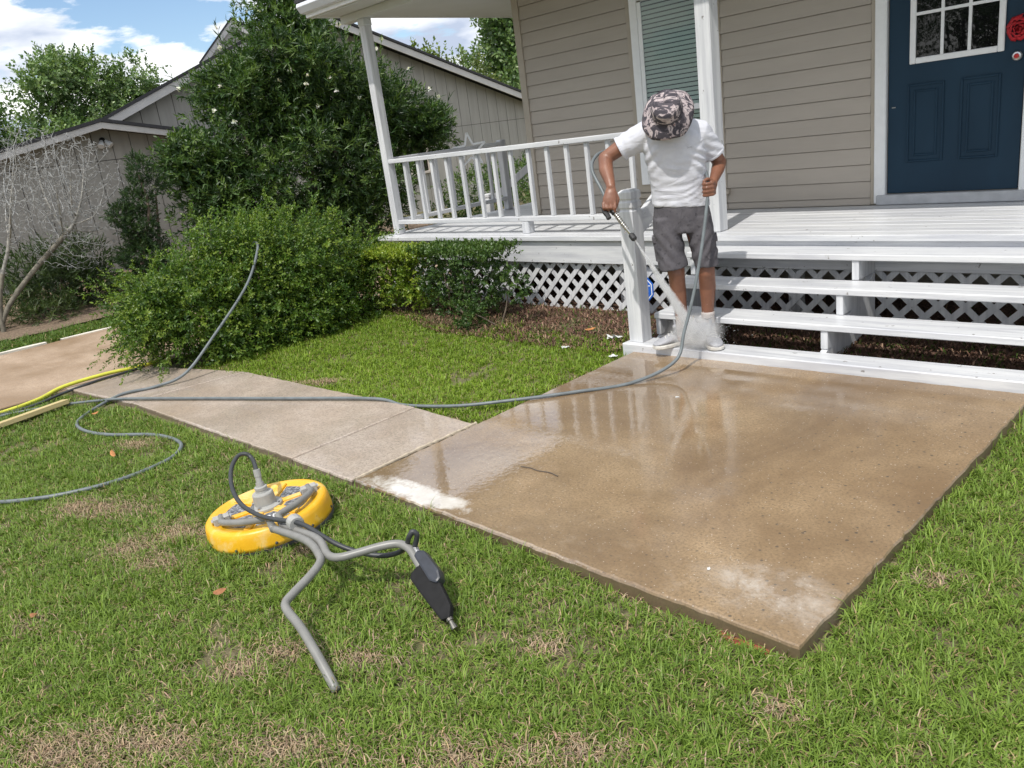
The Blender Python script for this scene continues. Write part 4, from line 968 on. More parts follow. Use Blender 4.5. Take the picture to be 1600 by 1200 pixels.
tree((-17.9, 17.9, -.4), 7.2, 2.6, 'big dark green tree with pale limbs left of the porch wall', 56, TP, 2600, .17, BARK_PALE, 'trees behind the porch', low=.45)
tree((-17.6, 15.3, -.4), 4.3, 1.6, 'olive green tree peering over the right gable slope by the wall', 57, [(.07, .105, .03), (.13, .17, .05), (.20, .235, .08)], 1500, .13, BARK_PALE, 'trees behind the porch', low=.3)
# --- trees across the street, behind the camera (they show in the door panes)
for k, (x, y) in enumerate(((-10.5, -24.0), (-6.0, -26.0), (-1.5, -24.0))):
    tree((x, y, -.4), 8.0 + k, 3.6, ('dark street tree mirrored in the left door pane', 'tall street tree mirrored in the middle door pane', 'wide street tree mirrored in the right door pane')[k], 61 + k, TP[:3], 700, .34, group='trees across the street')
# ------------------------------------------------------------------ person (local frame: -y faces the camera, x to its right)
PR = Vector((0.38, 0.10, 0.0585)); PZ = math.atan2(0.55345, 0.83288)
PM = Matrix.Translation(PR) @ Matrix.Rotation(PZ, 4, 'Z')
def pw(p): return PM @ Vector(p)
person = empty('person', PR, 'person in white t-shirt, grey shorts and camouflage hat spraying the steps', 'person', rz=PZ)
def putl(name, me, mat, parent, smooth=True):
    o = bpy.data.objects.new(name, me); col.objects.link(o)
    if len(me.materials) == 0: me.materials.append(mat)
    if smooth: me.polygons.foreach_set('use_smooth', [True] * len(me.polygons))
    o.parent = parent; return o
def capsule(m, chain, seg=14):
    """rounded tapered tube through (x,y,z,r) joints"""
    for (a, b) in zip(chain[:-1], chain[1:]):
        A, B = Vector(a[:3]), Vector(b[:3]); d = (B - A); L = d.length; t = d.normalized(); P = []; R = []
        for k in range(5): an = math.pi / 2 * k / 4.0; P.append(A - t * a[3] * math.cos(an)); R.append(max(.0004, a[3] * math.sin(an)))
        for k in range(1, 4): P.append(A.lerp(B, k / 4)); R.append(lerp(a[3], b[3], k / 4))
        for k in range(5): an = math.pi / 2 * k / 4.0; P.append(B + t * b[3] * math.sin(an)); R.append(max(.0004, b[3] * math.cos(an)))
        m.tube(P, R, seg)
    return m
def loft(m, rings, seg=24, power=2.0):
    """rings: (cx,cy,cz,rx,ry[,rotx]) ellipses stacked"""
    v = []
    for rg in rings:
        cx_, cy_, cz_, rx, ry = rg[:5]; tl = rg[5] if len(rg) > 5 else 0.0; ty = rg[6] if len(rg) > 6 else 0.0
        for k in range(seg):
            a = 2 * math.pi * k / seg; c, s = math.cos(a), math.sin(a); e = 2 / power
            x = rx * math.copysign(abs(c) ** e, c); y = ry * math.copysign(abs(s) ** e, s)
            v.append((cx_ + x * math.cos(ty), cy_ + y * math.cos(tl), cz_ + y * math.sin(tl) + x * math.sin(ty)))
    n = len(rings); f = [(i_*seg+k, i_*seg+(k+1) % seg, (i_+1)*seg+(k+1) % seg, (i_+1)*seg+k) for i_ in range(n-1) for k in range(seg)]
    f += [tuple(range(seg - 1, -1, -1)), tuple(range((n-1)*seg, n*seg))]
    return m.add(v, f)
def ell(m, c, r, rot=(0, 0, 0), seg=16, rings=10):
    from mathutils import Euler
    E_ = Euler(rot).to_matrix(); v = []
    for i_ in range(rings + 1):
        th = math.pi * i_ / rings
        for k in range(seg):
            a = 2 * math.pi * k / seg; p = Vector((r[0] * max(.01, math.sin(th)) * math.cos(a), r[1] * max(.01, math.sin(th)) * math.sin(a), r[2] * math.cos(th))); v.append(Vector(c) + E_ @ p)
    f = [(i_*seg+k, (i_+1)*seg+k, (i_+1)*seg+(k+1) % seg, i_*seg+(k+1) % seg) for i_ in range(rings) for k in range(seg)]
    f += [tuple(range(seg)), tuple(rings * seg + seg - 1 - k for k in range(seg))]
    return m.add(v, f)
def fuse(m, name, voxel, it=4, fac=0.5):
    """merge overlapping closed solids into one smooth continuous skin"""
    me = m.mesh(name); o = bpy.data.objects.new(name, me); col.objects.link(o)
    md = o.modifiers.new('r', 'REMESH'); md.mode = 'VOXEL'; md.voxel_size = voxel
    if it: ms = o.modifiers.new('s', 'SMOOTH'); ms.factor = fac; ms.iterations = it
    out = bpy.data.meshes.new_from_object(o.evaluated_get(bpy.context.evaluated_depsgraph_get())); bpy.data.objects.remove(o); bpy.data.meshes.remove(me)
    out.name = name; return out
def verts(me):
    a = np.empty(len(me.vertices) * 3, np.float32); me.vertices.foreach_get('co', a); return a.reshape(-1, 3)
def setv(me, v): me.vertices.foreach_set('co', np.ascontiguousarray(v, np.float32).ravel()); me.update()
def normals(me):
    a = np.empty(len(me.vertices) * 3, np.float32); me.vertices.foreach_get('normal', a); return a.reshape(-1, 3)

def skin_mat():
    m = NM('tanned_skin'); n1 = m.noise(m.vec(), 9.0, 5, .6); n2 = m.noise(m.vec(), 120.0, 3)
    base = m.ramp(n1, [(0.3, (0.165, 0.070, 0.042)), (0.7, (0.25, 0.112, 0.068))]); m.bump(n2, .12, .002)
    m.set(base, 0.42); m.b.inputs['Subsurface Weight'].default_value = 0.12; m.b.inputs['Subsurface Radius'].default_value = (.012, .005, .003); return m.m
SKIN = skin_mat()
# joints
SH_R = (-.185, -.055, 1.425); EL_R = (-.452, -.065, 1.305); WR_R = (-.418, -.245, 1.135)
SH_L = (.150, -.045, 1.395); EL_L = (.272, .070, 1.185); WR_L = (.220, -.105, 1.085)
m = MB()
# trunk inside the shirt
loft(m, [(.01, -.01, .80, .145, .10), (.008, -.015, .92, .155, .105), (.004, -.03, 1.05, .140, .095), (-.006, -.05, 1.2, .158, .105), (-.014, -.07, 1.34, .165, .105), (-.018, -.085, 1.43, .13, .085), (-.02, -.10, 1.48, .065, .06)])
capsule(m, [(-.02, -.09, 1.44, .062), (-.025, -.16, 1.49, .056), (-.03, -.21, 1.505, .058)])
# head bowed forward: skull, jaw, nose, ears
hd_rot = (math.radians(52), 0, math.radians(-6))
from mathutils import Euler
HRot = Euler(hd_rot).to_matrix(); HC = Vector((-.036, -.235, 1.515))
def hp(x, y, z): return HC + HRot @ Vector((x, y, z))
ell(m, hp(0, .012, .02), (.078, .098, .10), hd_rot); ell(m, hp(0, -.03, -.055), (.058, .065, .062), hd_rot); ell(m, hp(0, -.075, -.095), (.026, .024, .020), hd_rot)
capsule(m, [(*hp(0, -.092, .01), .009), (*hp(0, -.115, -.028), .014)]); ell(m, hp(0, -.088, -.062), (.028, .012, .010), hd_rot)
for s in (-1, 1):
    ell(m, hp(s * .082, .01, -.01), (.010, .022, .034), hd_rot); ell(m, hp(s * .032, -.082, .022), (.022, .012, .008), hd_rot)
# right arm (viewer's left) lifted sideways, forearm hanging forward
capsule(m, [(*SH_R, .060), (-.32, -.062, 1.375, .054), (*EL_R, .046)]); capsule(m, [(*EL_R, .047), (-.448, -.135, 1.235, .047), (-.425, -.215, 1.165, .034), (*WR_R, .029)]); ell(m, (-.468, -.055, 1.300), (.034, .036, .034))
# left arm (viewer's right) elbow back, hand at the hip
capsule(m, [(*SH_L, .058), (.215, .015, 1.29, .051), (*EL_L, .043)]); capsule(m, [(*EL_L, .045), (.258, .015, 1.150, .043), (.235, -.06, 1.11, .034), (*WR_L, .029)])
# right hand: back of the hand to the camera, fingers closing over the gun
loft(m, [(-.418, -.243, 1.140, .028, .022), (-.423, -.262, 1.105, .038, .022), (-.430, -.276, 1.070, .046, .021), (-.433, -.284, 1.045, .046, .019), (-.433, -.288, 1.030, .043, .014)], 18)
for k, (x0, L1, bend) in enumerate(((-.473, .026, .030), (-.449, .030, .036), (-.424, .031, .038))):
    y0 = -.290; capsule(m, [(x0, y0, 1.040, .0108), (x0 + .001, y0 - .014, 1.040 - L1, .0102), (x0 + .004, y0 + bend * .4, 1.040 - L1 - .020, .0096), (x0 + .010, y0 + bend + .012, 1.040 - L1 - .016, .0088)])
capsule(m, [(-.399, -.288, 1.042, .0108), (-.398, -.304, 1.008, .0102), (-.404, -.298, .978, .0096), (-.410, -.285, .960, .0088)])
capsule(m, [(-.396, -.252, 1.095, .016), (-.380, -.262, 1.055, .013), (-.390, -.268, 1.020, .0115), (-.402, -.262, 1.002, .0100)])
# left hand: fist round the hose
ell(m, (.205, -.155, 1.052), (.030, .045, .044), (0, 0, math.radians(15)))
capsule(m, [(*WR_L, .029), (.212, -.135, 1.066, .033)])
for k in range(4):
    z = 1.088 - .0235 * k; s_ = (1, 1.05, 1, .86)[k]
    capsule(m, [(.222, -.170, z, .0118), (.212, -.170 - .040 * s_, z - .004, .0112), (.172, -.176 - .048 * s_, z - .006, .0105), (.152, -.180 - .020 * s_, z - .007, .0095)])
capsule(m, [(.200, -.145, 1.095, .016), (.180, -.185, 1.108, .0128), (.158, -.205, 1.100, .0105)])
# legs
for hip, kn, an, s in (((-.082, -.015, .86), (-.048, -.085, .50), (-.030, -.035, .115), -1), ((.100, -.015, .84), (.148, -.075, .495), (.142, -.015, .125), 1)):
    K = Vector(kn); A_ = Vector(an); c1 = K.lerp(A_, .28) + Vector((s * .004, .028, 0)); c2 = K.lerp(A_, .62) + Vector((0, .014, 0))
    capsule(m, [(*hip, .088), (*Vector(hip).lerp(K, .6), .070), (*K, .056)]); capsule(m, [(*K, .054), (*c1, .056), (*c2, .044), (*A_, .036)]); ell(m, K + Vector((0, -.022, .005)), (.040, .036, .046))
    capsule(m, [(*A_, .036), (A_.x + (-.02 if s < 0 else .004), A_.y - .02, .06, .034)])
body = putl('body', fuse(m, 'body', .0052, 5, .5), SKIN, person)
for s in (-1, 1):
    e = MB(); ell(e, hp(s * .031, -.080, .006), (.012, .010, .010), hd_rot, 12, 8); putl('eye', e.mesh('eye'), plain('dark_eye', (.03, .02, .015), .2), person)
hm = MB(); ell(hm, hp(0, .03, .028), (.084, .092, .102), hd_rot); ell(hm, hp(0, .075, -.03), (.066, .038, .05), hd_rot); putl('hair', fuse(hm, 'hair', .007, 2), plain('black_hair', (.012, .01, .009), .6, .3, 80, bump=.6), person)

# ---- t-shirt
def shirt_mat():
    m = NM('white_cotton'); n1 = m.noise(m.vec((1, 1, 1)), 14.0, 4, .6, .6); n2 = m.noise(m.vec(), 420.0, 2)
    w = m.noise(m.vec((3.5, 3.5, 9)), 1.0, 4, .55, 1.4)
    m.bump(m.math('ADD', m.math('MULTIPLY', w, 1.0), m.math('MULTIPLY', n2, .03)), .7, .02)
    return m.set(m.ramp(n1, [(0.3, (.53, .54, .60)), (0.7, (.60, .61, .66))]), .85)
m = MB()
loft(m, [(.010, -.005, .945, .188, .132, 0, -.09), (.008, -.012, .99, .186, .128, 0, -.08), (.004, -.03, 1.08, .180, .122, 0, -.05), (-.004, -.05, 1.20, .187, .128, 0, -.03), (-.012, -.068, 1.32, .196, .130, 0, -.03), (-.018, -.082, 1.40, .180, .118, .1, -.03), (-.02, -.095, 1.45, .128, .092, .25), (-.022, -.115, 1.485, .082, .074, .4), (-.022, -.125, 1.495, .070, .066, .5)], 28, 2.3)
def cone(m, chain, seg=20):
    m.tube([c[:3] for c in chain], [c[3] for c in chain], seg); return m
cone(m, [(-.08, -.065, 1.425, .085), (-.185, -.060, 1.415, .092), (-.265, -.062, 1.388, .083), (-.325, -.062, 1.362, .079), (-.350, -.062, 1.350, .080)])
cone(m, [(.06, -.06, 1.41, .085), (.150, -.045, 1.385, .088), (.192, -.010, 1.32, .078), (.222, .015, 1.268, .075), (.233, .025, 1.248, .076)])
me = fuse(m, 'shirt', .0062, 6, .5); v = verts(me); nrm = normals(me)
# folds: drape arcs on the belly, gathers at the armpits and the waist
x, y, z = v[:, 0], v[:, 1], v[:, 2]; front = np.clip(-nrm[:, 1], 0, 1)
arc = z - 1.6 * (x - .01) ** 2 - .35 * (x - .01)
w_ = np.sin(arc * 66 + 3.2 * np.sin(x * 9 + 1) + 2 * np.sin(z * 23 + x * 6)) * np.exp(-((z - 1.15) / .12) ** 2) * front * .0022 * (.4 + .6 * np.sin(x * 17 + z * 9 + 1) ** 2)
w_ += np.sin(arc * 150 + 3 * np.sin(x * 14)) * np.exp(-((z - 1.03) / .06) ** 2) * front * .0026 * (.3 + .7 * np.sin(x * 21 - z * 12) ** 2)
w_ += np.sin((x * .8 + z) * 85 + 2 * np.sin(z * 20)) * np.exp(-(((x - .15) / .06) ** 2 + ((z - 1.22) / .13) ** 2)) * .0050
w_ += np.sin((-x * .9 + z) * 80) * np.exp(-(((x + .16) / .06) ** 2 + ((z - 1.28) / .10) ** 2)) * .0050
w_ += np.sin(x * 60 + z * 30) * np.exp(-((z - .965) / .03) ** 2) * .0035
w_ += np.sin(x * 95 + z * 40) * np.clip((-x - .24) / .06, 0, 1) * .0028
w_ += np.sin(z * 110 + x * 40) * np.clip((x - .17) / .06, 0, 1) * (z > 1.2) * .0026
setv(me, v + nrm * w_[:, None])
shirt = putl('shirt', me, shirt_mat(), person)
m = MB(); m.tube([Vector((-.350, -.062, 1.350)) + Vector((-.92, 0, -.40)) * t for t in (-.012, .004)], [.0815, .0818], 24); m.tube([Vector((.233, .025, 1.248)) + Vector((.48, .42, -.87)) * t for t in (-.012, .004)], [.0772, .0775], 24)
putl('sleeve_hem', m.mesh('sleeve_hem', .0015), shirt.data.materials[0], shirt)
from mathutils.bvhtree import BVHTree
bv = BVHTree.FromPolygons([tuple(p) for p in verts(me)], [tuple(p.vertices) for p in me.polygons])
lg = MB()
for sgn in (1, -1):
    P = []
    for k in range(9):
        t = (k / 8 - .5) * 2; h = bv.ray_cast(Vector((.085 + .016 * t, -.5, 1.315 + sgn * (.003 + .006 * (t * t - .5)))), Vector((0, 1, 0)))
        if h[0] is not None: P.append(h[0] + Vector((0, -.001, 0)))
    if len(P) > 3: lg.tube(P, .0014, 5)
if lg.v: putl('chest_logo', lg.mesh('chest_logo'), plain('pale_grey_thread', (.42, .43, .48), .7), shirt)
# ---- cargo shorts
def shorts_mat():
    m = NM('grey_ripstop'); n1 = m.noise(m.vec(), 16.0, 4, .6); wv = m.noise(m.vec((9, 9, 5)), 1.0, 4, .6, 1.2); n3 = m.noise(m.vec(), 30.0, 2, .5); n2 = m.noise(m.vec(), 380.0, 2)
    base = m.ramp(n1, [(0.3, (.060, .056, .065)), (0.7, (.094, .088, .098))])
    base = m.mix(m.ramp(n3, [(0.63, 0.0), (0.67, .75)]), base, (.035, .033, .04)); m.bump(m.math('ADD', wv, m.math('MULTIPLY', n2, .04)), .7, .02)
    return m.set(base, .85)
SHM = shorts_mat(); m = MB()
loft(m, [(.012, -.008, .985, .168, .118, 0, -.09), (.012, -.006, .93, .180, .128, 0, -.08), (.012, -.004, .87, .190, .134, 0, -.05), (.014, -.008, .80, .192, .130), (.016, -.012, .775, .186, .122)], 26, 2.3)
loft(m, [(-.088, -.010, .88, .092, .122), (-.088, -.028, .78, .095, .118), (-.080, -.052, .66, .096, .106), (-.068, -.075, .585, .096, .098), (-.062, -.082, .545, .096, .096, .0, .12)], 24, 2.3)
loft(m, [(.112, -.008, .87, .088, .120), (.126, -.024, .76, .088, .114), (.140, -.050, .64, .086, .098), (.148, -.065, .57, .080, .092), (.150, -.070, .540, .079, .090, .0, -.04)], 24, 2.3)
me = fuse(m, 'shorts', .0062, 12, .5); v = verts(me); nrm = normals(me); x, y, z = v[:, 0], v[:, 1], v[:, 2]
w_ = np.sin((z * .9 - x * .8) * 75 + 2.5 * np.sin(x * 22)) * np.exp(-((z - .66) / .11) ** 2) * (x > .05) * .0050
w_ += np.sin((z * .9 + x * .7) * 70 + 2.0 * np.sin(x * 20 + 2)) * np.exp(-((z - .68) / .12) ** 2) * (x <= .05) * .0045
w_ += np.sin((np.abs(x - .02) * 1.3 + z) * 80) * np.exp(-(((x - .02) / .07) ** 2 + ((z - .82) / .06) ** 2)) * .0016
setv(me, v + nrm * w_[:, None]); shorts = putl('shorts', me, SHM, person)
def patch(name, pts, t, parent, bev=.004):
    return putl(name, MB().prism(pts, t).mesh(name, bev), SHM, parent, False)
patch('cargo_pocket', [(-.176, -.085, .60), (-.172, .02, .60), (-.184, .02, .735), (-.188, -.075, .735)], (.028, -.012, 0), shorts); patch('pocket_flap', [(-.190, -.084, .722), (-.188, .024, .722), (-.192, .024, .765), (-.194, -.08, .765)], (.028, -.014, 0), shorts)
patch('cargo_pocket', [(.222, -.095, .59), (.226, .01, .59), (.222, .01, .715), (.216, -.085, .715)], (-.028, -.010, 0), shorts); patch('pocket_flap', [(.231, -.095, .70), (.234, .014, .70), (.228, .014, .742), (.224, -.09, .742)], (-.030, -.012, 0), shorts)
patch('fly_seam', [(.010, -.136, .80), (.022, -.136, .80), (.024, -.131, .93), (.012, -.131, .93)], (0, .006, 0), shorts, .001)
# ---- socks and shoes
SOCK = plain('grey_sock', (.42, .38, .36), .95, .1, 60, bump=.4)
for an, tgt, lo in (((-.030, -.035, .215), (-.034, -.045, .07), .07), ((.143, -.022, .215), (.144, -.03, .07), .07)):
    m = MB(); m.tube([Vector(an).lerp(Vector(tgt), t) for t in (0, .1, .25, .5, .75, 1)], [.0455, .0462, .0445, .0435, .0445, .046], 20); putl('sock', m.mesh('sock'), SOCK, person)
# swoosh-like dark tick on the sock of the viewer's right leg
m = MB(); m.tube(spline([(.120, -.0640, .178), (.132, -.0690, .172), (.150, -.0690, .176), (.166, -.0620, .183)], 4), [.0015, .002, .0028, .003, .003, .003, .0028, .0026, .0022, .002, .0016, .0012, .0008], 6); putl('tick_mark', m.mesh('tick_mark'), BLACK, person)
m = NM('wet_grey_shoe_cloth'); n1 = m.noise(m.vec(), 30.0, 5); m.bump(m.noise(m.vec(), 260.0, 2), .3, .003); SHOE = m.set(m.ramp(n1, [(.3, (.27, .275, .30)), (.7, (.37, .375, .40))]), .6)
SOLE = plain('off_white_sole', (.56, .54, .50), .55, .15, 30)
def shoe_meshes():
    # foot frame: +x to the toe, heel at the origin
    st = [(0.00, .030, .030), (.03, .038, .045), (.08, .040, .052), (.13, .042, .050), (.18, .049, .044), (.23, .050, .036), (.265, .040, .028), (.285, .018, .018)]
    sole = MB(); P = []
    for x_, hw_, _ in st: P.append((x_, hw_ + .005))
    out = [(x_, -h) for x_, h in P] + [(x_, h) for x_, h in reversed(P)]
    sole.prism([(a, b, 0.0) for a, b in out], (0, 0, .026))
    up_ = MB()
    for k in range(len(st) - 1):
        a, b = st[k], st[k + 1]; rings = []
    v = []; seg = 18
    tops = [.085, .098, .100, .092, .078, .062, .050, .036]
    for (x_, hw_, _), tz in zip(st, tops):
        for k in range(seg):
            a = 2 * math.pi * k / seg; c, s = math.cos(a), math.sin(a); zz = .020 + (tz - .02) * (.5 + .5 * s); v.append((x_, hw_ * math.copysign(abs(c) ** .75, c) * (1 if s < 0 else (1 - .25 * s)), zz))
    n = len(st); f = [(i_*seg+k, i_*seg+(k+1) % seg, (i_+1)*seg+(k+1) % seg, (i_+1)*seg+k) for i_ in range(n-1) for k in range(seg)]; f += [tuple(range(seg - 1, -1, -1)), tuple(range((n-1)*seg, n*seg))]
    up_.add(v, f); capsule(up_, [(.045, 0, .07, .046), (.05, 0, .125, .050)]); capsule(up_, [(.095, 0, .10, .030), (.115, 0, .125, .022)])
    lace = MB()
    for k in range(4):
        x_ = .125 + .024 * k; z_ = .112 - .012 * k; lace.tube(spline([(x_ - .008, -.026, z_ - .012), (x_, 0, z_), (x_ + .008, .026, z_ - .012)], 4), .0028, 6)
    tab = MB().bar((.118, 0, .12), (.124, 0, .172), .022, .006, (1, 0, 0))
    pull = MB().bar((-.012, 0, .10), (-.02, 0, .175), .016, .006, (1, 0, 0))
    return fuse(up_, 'shoe', .0055, 4), sole.mesh('sole', .006), lace.mesh('laces'), tab.mesh('tongue', .002), pull.mesh('heel_tab', .002)
SU, SS, SLc, ST, SP = shoe_meshes()
LACE = plain('pale_lace', (.62, .61, .58), .8)
for heel, toe in (((.028, .020), (-.205, -.105)), ((.128, .028), (.182, -.225))):
    d = Vector((toe[0] - heel[0], toe[1] - heel[1])); a = math.atan2(d.y, d.x)
    o = putl('shoe', SU, SHOE, person); o.location = (heel[0], heel[1], 0.0015); o.rotation_euler = (0, 0, a); o.scale = (1.04, 1.04, 1.02)
    for nm, me_, mt in (('sole', SS, SOLE), ('laces', SLc, LACE), ('tongue', ST, SHOE), ('heel_tab', SP, plain('tan_tab', (.30, .26, .20), .8))):
        c_ = bpy.data.objects.new(nm, me_); col.objects.link(c_); c_.parent = o
        if len(me_.materials) == 0: me_.materials.append(mt)
# ---- camouflage bucket hat
def camo():
    m = NM('grey_camouflage_cloth'); v1 = m.vec((9, 24, 15), (1, .3, .2), (.3, 0, .5)); n1 = m.noise(v1, 1.0, 3, .5, 1.6); n2 = m.noise(m.vec((13, 36, 22), (5, 2, 1), (.3, 0, .5)), 1.0, 3, .5, 1.4)
    base = m.ramp(n1, [(0.0, (.045, .040, .050)), (.44, (.085, .075, .088)), (.50, (.36, .30, .31)), (.56, (.47, .41, .41)), (.62, (.16, .14, .155))], 'CONSTANT')
    base = m.mix(m.ramp(n2, [(.60, 0.0), (.61, 1.0)], 'CONSTANT'), base, (.055, .048, .058))
    m.bump(m.noise(m.vec(), 300.0, 2), .2, .002); return m.set(base, .9)
hat_rot = Euler((math.radians(60), math.radians(4), math.radians(-6))).to_matrix(); HT = HC + HRot @ Vector((0, .012, .045))
def hat_pt(p): return HT + hat_rot @ Vector(p)
prof = [(.001, .088), (.035, .088), (.066, .085), (.082, .079), (.088, .070), (.094, .045), (.099, .008), (.101, -.002), (.116, -.012), (.135, -.027), (.155, -.047), (.166, -.063)]
seg = 56; v = []; f = []
for ip, (r_, h_) in enumerate(prof):
    for k in range(seg):
        a = 2 * math.pi * k / seg; t = max(0, (ip - 7) / 4.0)
        wob = t * (.012 * math.sin(3 * a + .6) + .008 * math.sin(5 * a + 2.2) + .004 * math.sin(9 * a)); rr = r_ * (1 + t * .05 * math.sin(2 * a + .4) + .010 * math.sin(4 * a + ip)); dent = -.010 * math.exp(-((a - 2.2) / .5) ** 2) * (1 if ip < 4 else 0)
        v.append(hat_pt((rr * .94 * math.cos(a), rr * 1.06 * math.sin(a), h_ + wob + dent)))
f = [(i_*seg+k, i_*seg+(k+1) % seg, (i_+1)*seg+(k+1) % seg, (i_+1)*seg+k) for i_ in range(len(prof)-1) for k in range(seg)]; f.append(tuple(range(seg)))
hat = putl('hat', MB().add(v, f).mesh('hat'), camo(), person); md = hat.modifiers.new('thick', 'SOLIDIFY'); md.thickness = .0022; md.offset = 1
m = MB(); ring = [hat_pt((.0965 * .955 * math.cos(a), .0965 * 1.08 * math.sin(a), .014)) for a in [2 * math.pi * k / 40 for k in range(41)]]; m.tube(ring, .0042, 6, False); putl('fold_shade_ring', m.mesh('fold_shade_ring'), plain('painted_fold_shade', (.035, .032, .04), .9), hat)  # first ring: dark colour paints the shade in the fold between crown and brim
m = MB(); ring = [hat_pt((.0895 * .94 * math.cos(a), .0895 * 1.06 * math.sin(a), .072)) for a in [2 * math.pi * k / 40 for k in range(41)]]; m.tube(ring, .0024, 5, False); putl('crown_seam', m.mesh('crown_seam'), plain('dark_seam', (.06, .055, .065), .9), hat)

# ------------------------------------------------------------------ pressure washer gun and hoses
CHROME = plain('worn_chrome', (.60, .58, .54), .22, .15, 60, metallic=1.0)
gun = empty('spray_gun', pw((-.44, -.285, .93)), 'short pressure washer gun with black grip and chrome lance in hand', 'spray gun')
def tow(mb): mb.v = [tuple(pw(p)) for p in mb.v]; return mb
A0, A1 = Vector((-.437, -.255, 1.015)), Vector((-.300, -.405, .830)); dd = (A1 - A0).normalized()
m = MB(); m.bar((-.452, -.243, 1.035), (-.405, -.297, .968), .030, .034); tow(m).build('receiver', BLACK, gun, .006)
m = MB(); m.tube(spline([(-.475, -.262, 1.008), (-.468, -.283, .985), (-.452, -.298, .965), (-.442, -.312, .945)], 4), .0165, 10); tow(m).build('grip', BLACK, gun)
m = MB(); m.tube([A0, A0.lerp(A1, .3), A1], .0095, 10); tow(m).build('lance', CHROME, gun, smooth=True)
m = MB(); u = dd.orthogonal().normalized(); w2 = dd.cross(u); P = []
for k in range(90): t = .22 + .55 * k / 89; a = k * .62; P.append(A0.lerp(A1, t) + (u * math.cos(a) + w2 * math.sin(a)) * .0135)
m.tube(P, .0034, 5); tow(m).build('wire_wrap', CHROME, gun, smooth=True)
m = MB(); m.tube([A1 - dd * .02, A1 - dd * .012, A1 + dd * .022, A1 + dd * .030], [.014, .0195, .0195, .013], 14); tow(m).build('nozzle_guard', BLACK, gun)
m = MB(); q = A0.lerp(A1, .80); m.tube([q, q + Vector((-.022, 0, -.012))], .004, 8); tow(m).build('lever', CHROME, gun)
HOSE = plain('grey_hose_rubber', (.135, .155, .165), .45, .18, 14); DHOSE = plain('dark_hose_rubber', (.035, .038, .042), .45, .2, 14)
def hose(name, pts, r, mat, label, cat='hose', n=10, seg=10):
    pts = [Vector(p) for p in pts]
    for p in pts:       # lies on the turf
        if p.z < -.015: p.z = float(gz(p.x, p.y)) + .026
    S = spline(pts, n); o = MB().tube(S, r, seg).build(name, mat, None, smooth=True); return tag(o, label, cat)
hz = .012
hose('spray_hose', [pw((-.452, -.243, 1.045)), pw((-.482, -.20, 1.12)), pw((-.538, -.12, 1.235)), pw((-.532, -.04, 1.305)), pw((-.470, .04, 1.345)), pw((-.30, .11, 1.345)), pw((-.16, .15, 1.32)), pw((.05, .15, 1.25)), pw((.16, .02, 1.17)), pw((.184, -.14, 1.115)),
    pw((.180, -.192, 1.05)), pw((.168, -.225, .95)), pw((.120, -.300, .70)), pw((.052, -.370, .42)), pw((-.02, -.43, .20)), pw((-.09, -.52, .03)), (0.452, -0.655, hz), (0.22, -0.95, hz), (-0.05, -1.23, hz), (-0.35, -1.45, .002), (-0.75, -1.56, -.02), (-1.0, -1.62, hz),
    (-1.7, -1.92, hz), (-2.5, -2.27, hz), (-3.05, -2.52, hz), (-3.35, -2.63, -.01), (-3.7, -2.84, -.03), (-3.95, -3.25, -.03), (-4.0, -4.0, -.03)], .0108, HOSE, 'long grey pressure hose from the spray gun across the pad and walkway', n=12)
hose('looped_hose', [(-4.15, -0.70, .62), (-3.80, -0.82, .90), (-3.47, -0.95, .89), (-3.26, -1.24, .62), (-3.14, -1.70, .28), (-3.10, -2.02, .06), (-3.18, -2.25, .008), (-3.27, -2.48, .008), (-3.26, -2.70, -.03), (-3.02, -2.92, -.035), (-2.72, -2.965, -.035), (-2.42, -2.90, -.03), (-2.05, -2.72, -.03), (-1.68, -2.70, -.03), (-1.48, -2.84, -.03), (-1.42, -3.08, -.03), (-1.45, -3.32, -.035), (-1.62, -3.58, -.035), (-1.95, -3.82, -.035), (-2.6, -4.1, -.035), (-3.3, -4.5, -.035), (-3.7, -5.6, -.035)], .0125, HOSE, 'grey hose draped over the shrub and looping across the lawn', n=12)
hose('dark_hose', [(-4.35, -1.75, .02), (-4.06, -2.02, .008), (-4.02, -2.42, .008), (-4.0, -2.72, -.01), (-3.96, -3.0, -.03), (-4.05, -3.35, -.03), (-4.3, -3.8, .0)], .0115, DHOSE, 'dark hose crossing the far end of the walkway')
hose('yellow_hose', [(-4.30, -1.60, .02), (-4.08, -1.93, .012), (-4.16, -2.32, .016), (-4.185, -2.66, .004), (-4.12, -2.90, -.02), (-4.05, -3.22, -.025), (-4.1, -3.7, -.02)], .0165, plain('yellow_hose_rubber', (.58, .58, .06), .4, .15, 10), 'bright yellow hose lying along the driveway edge')

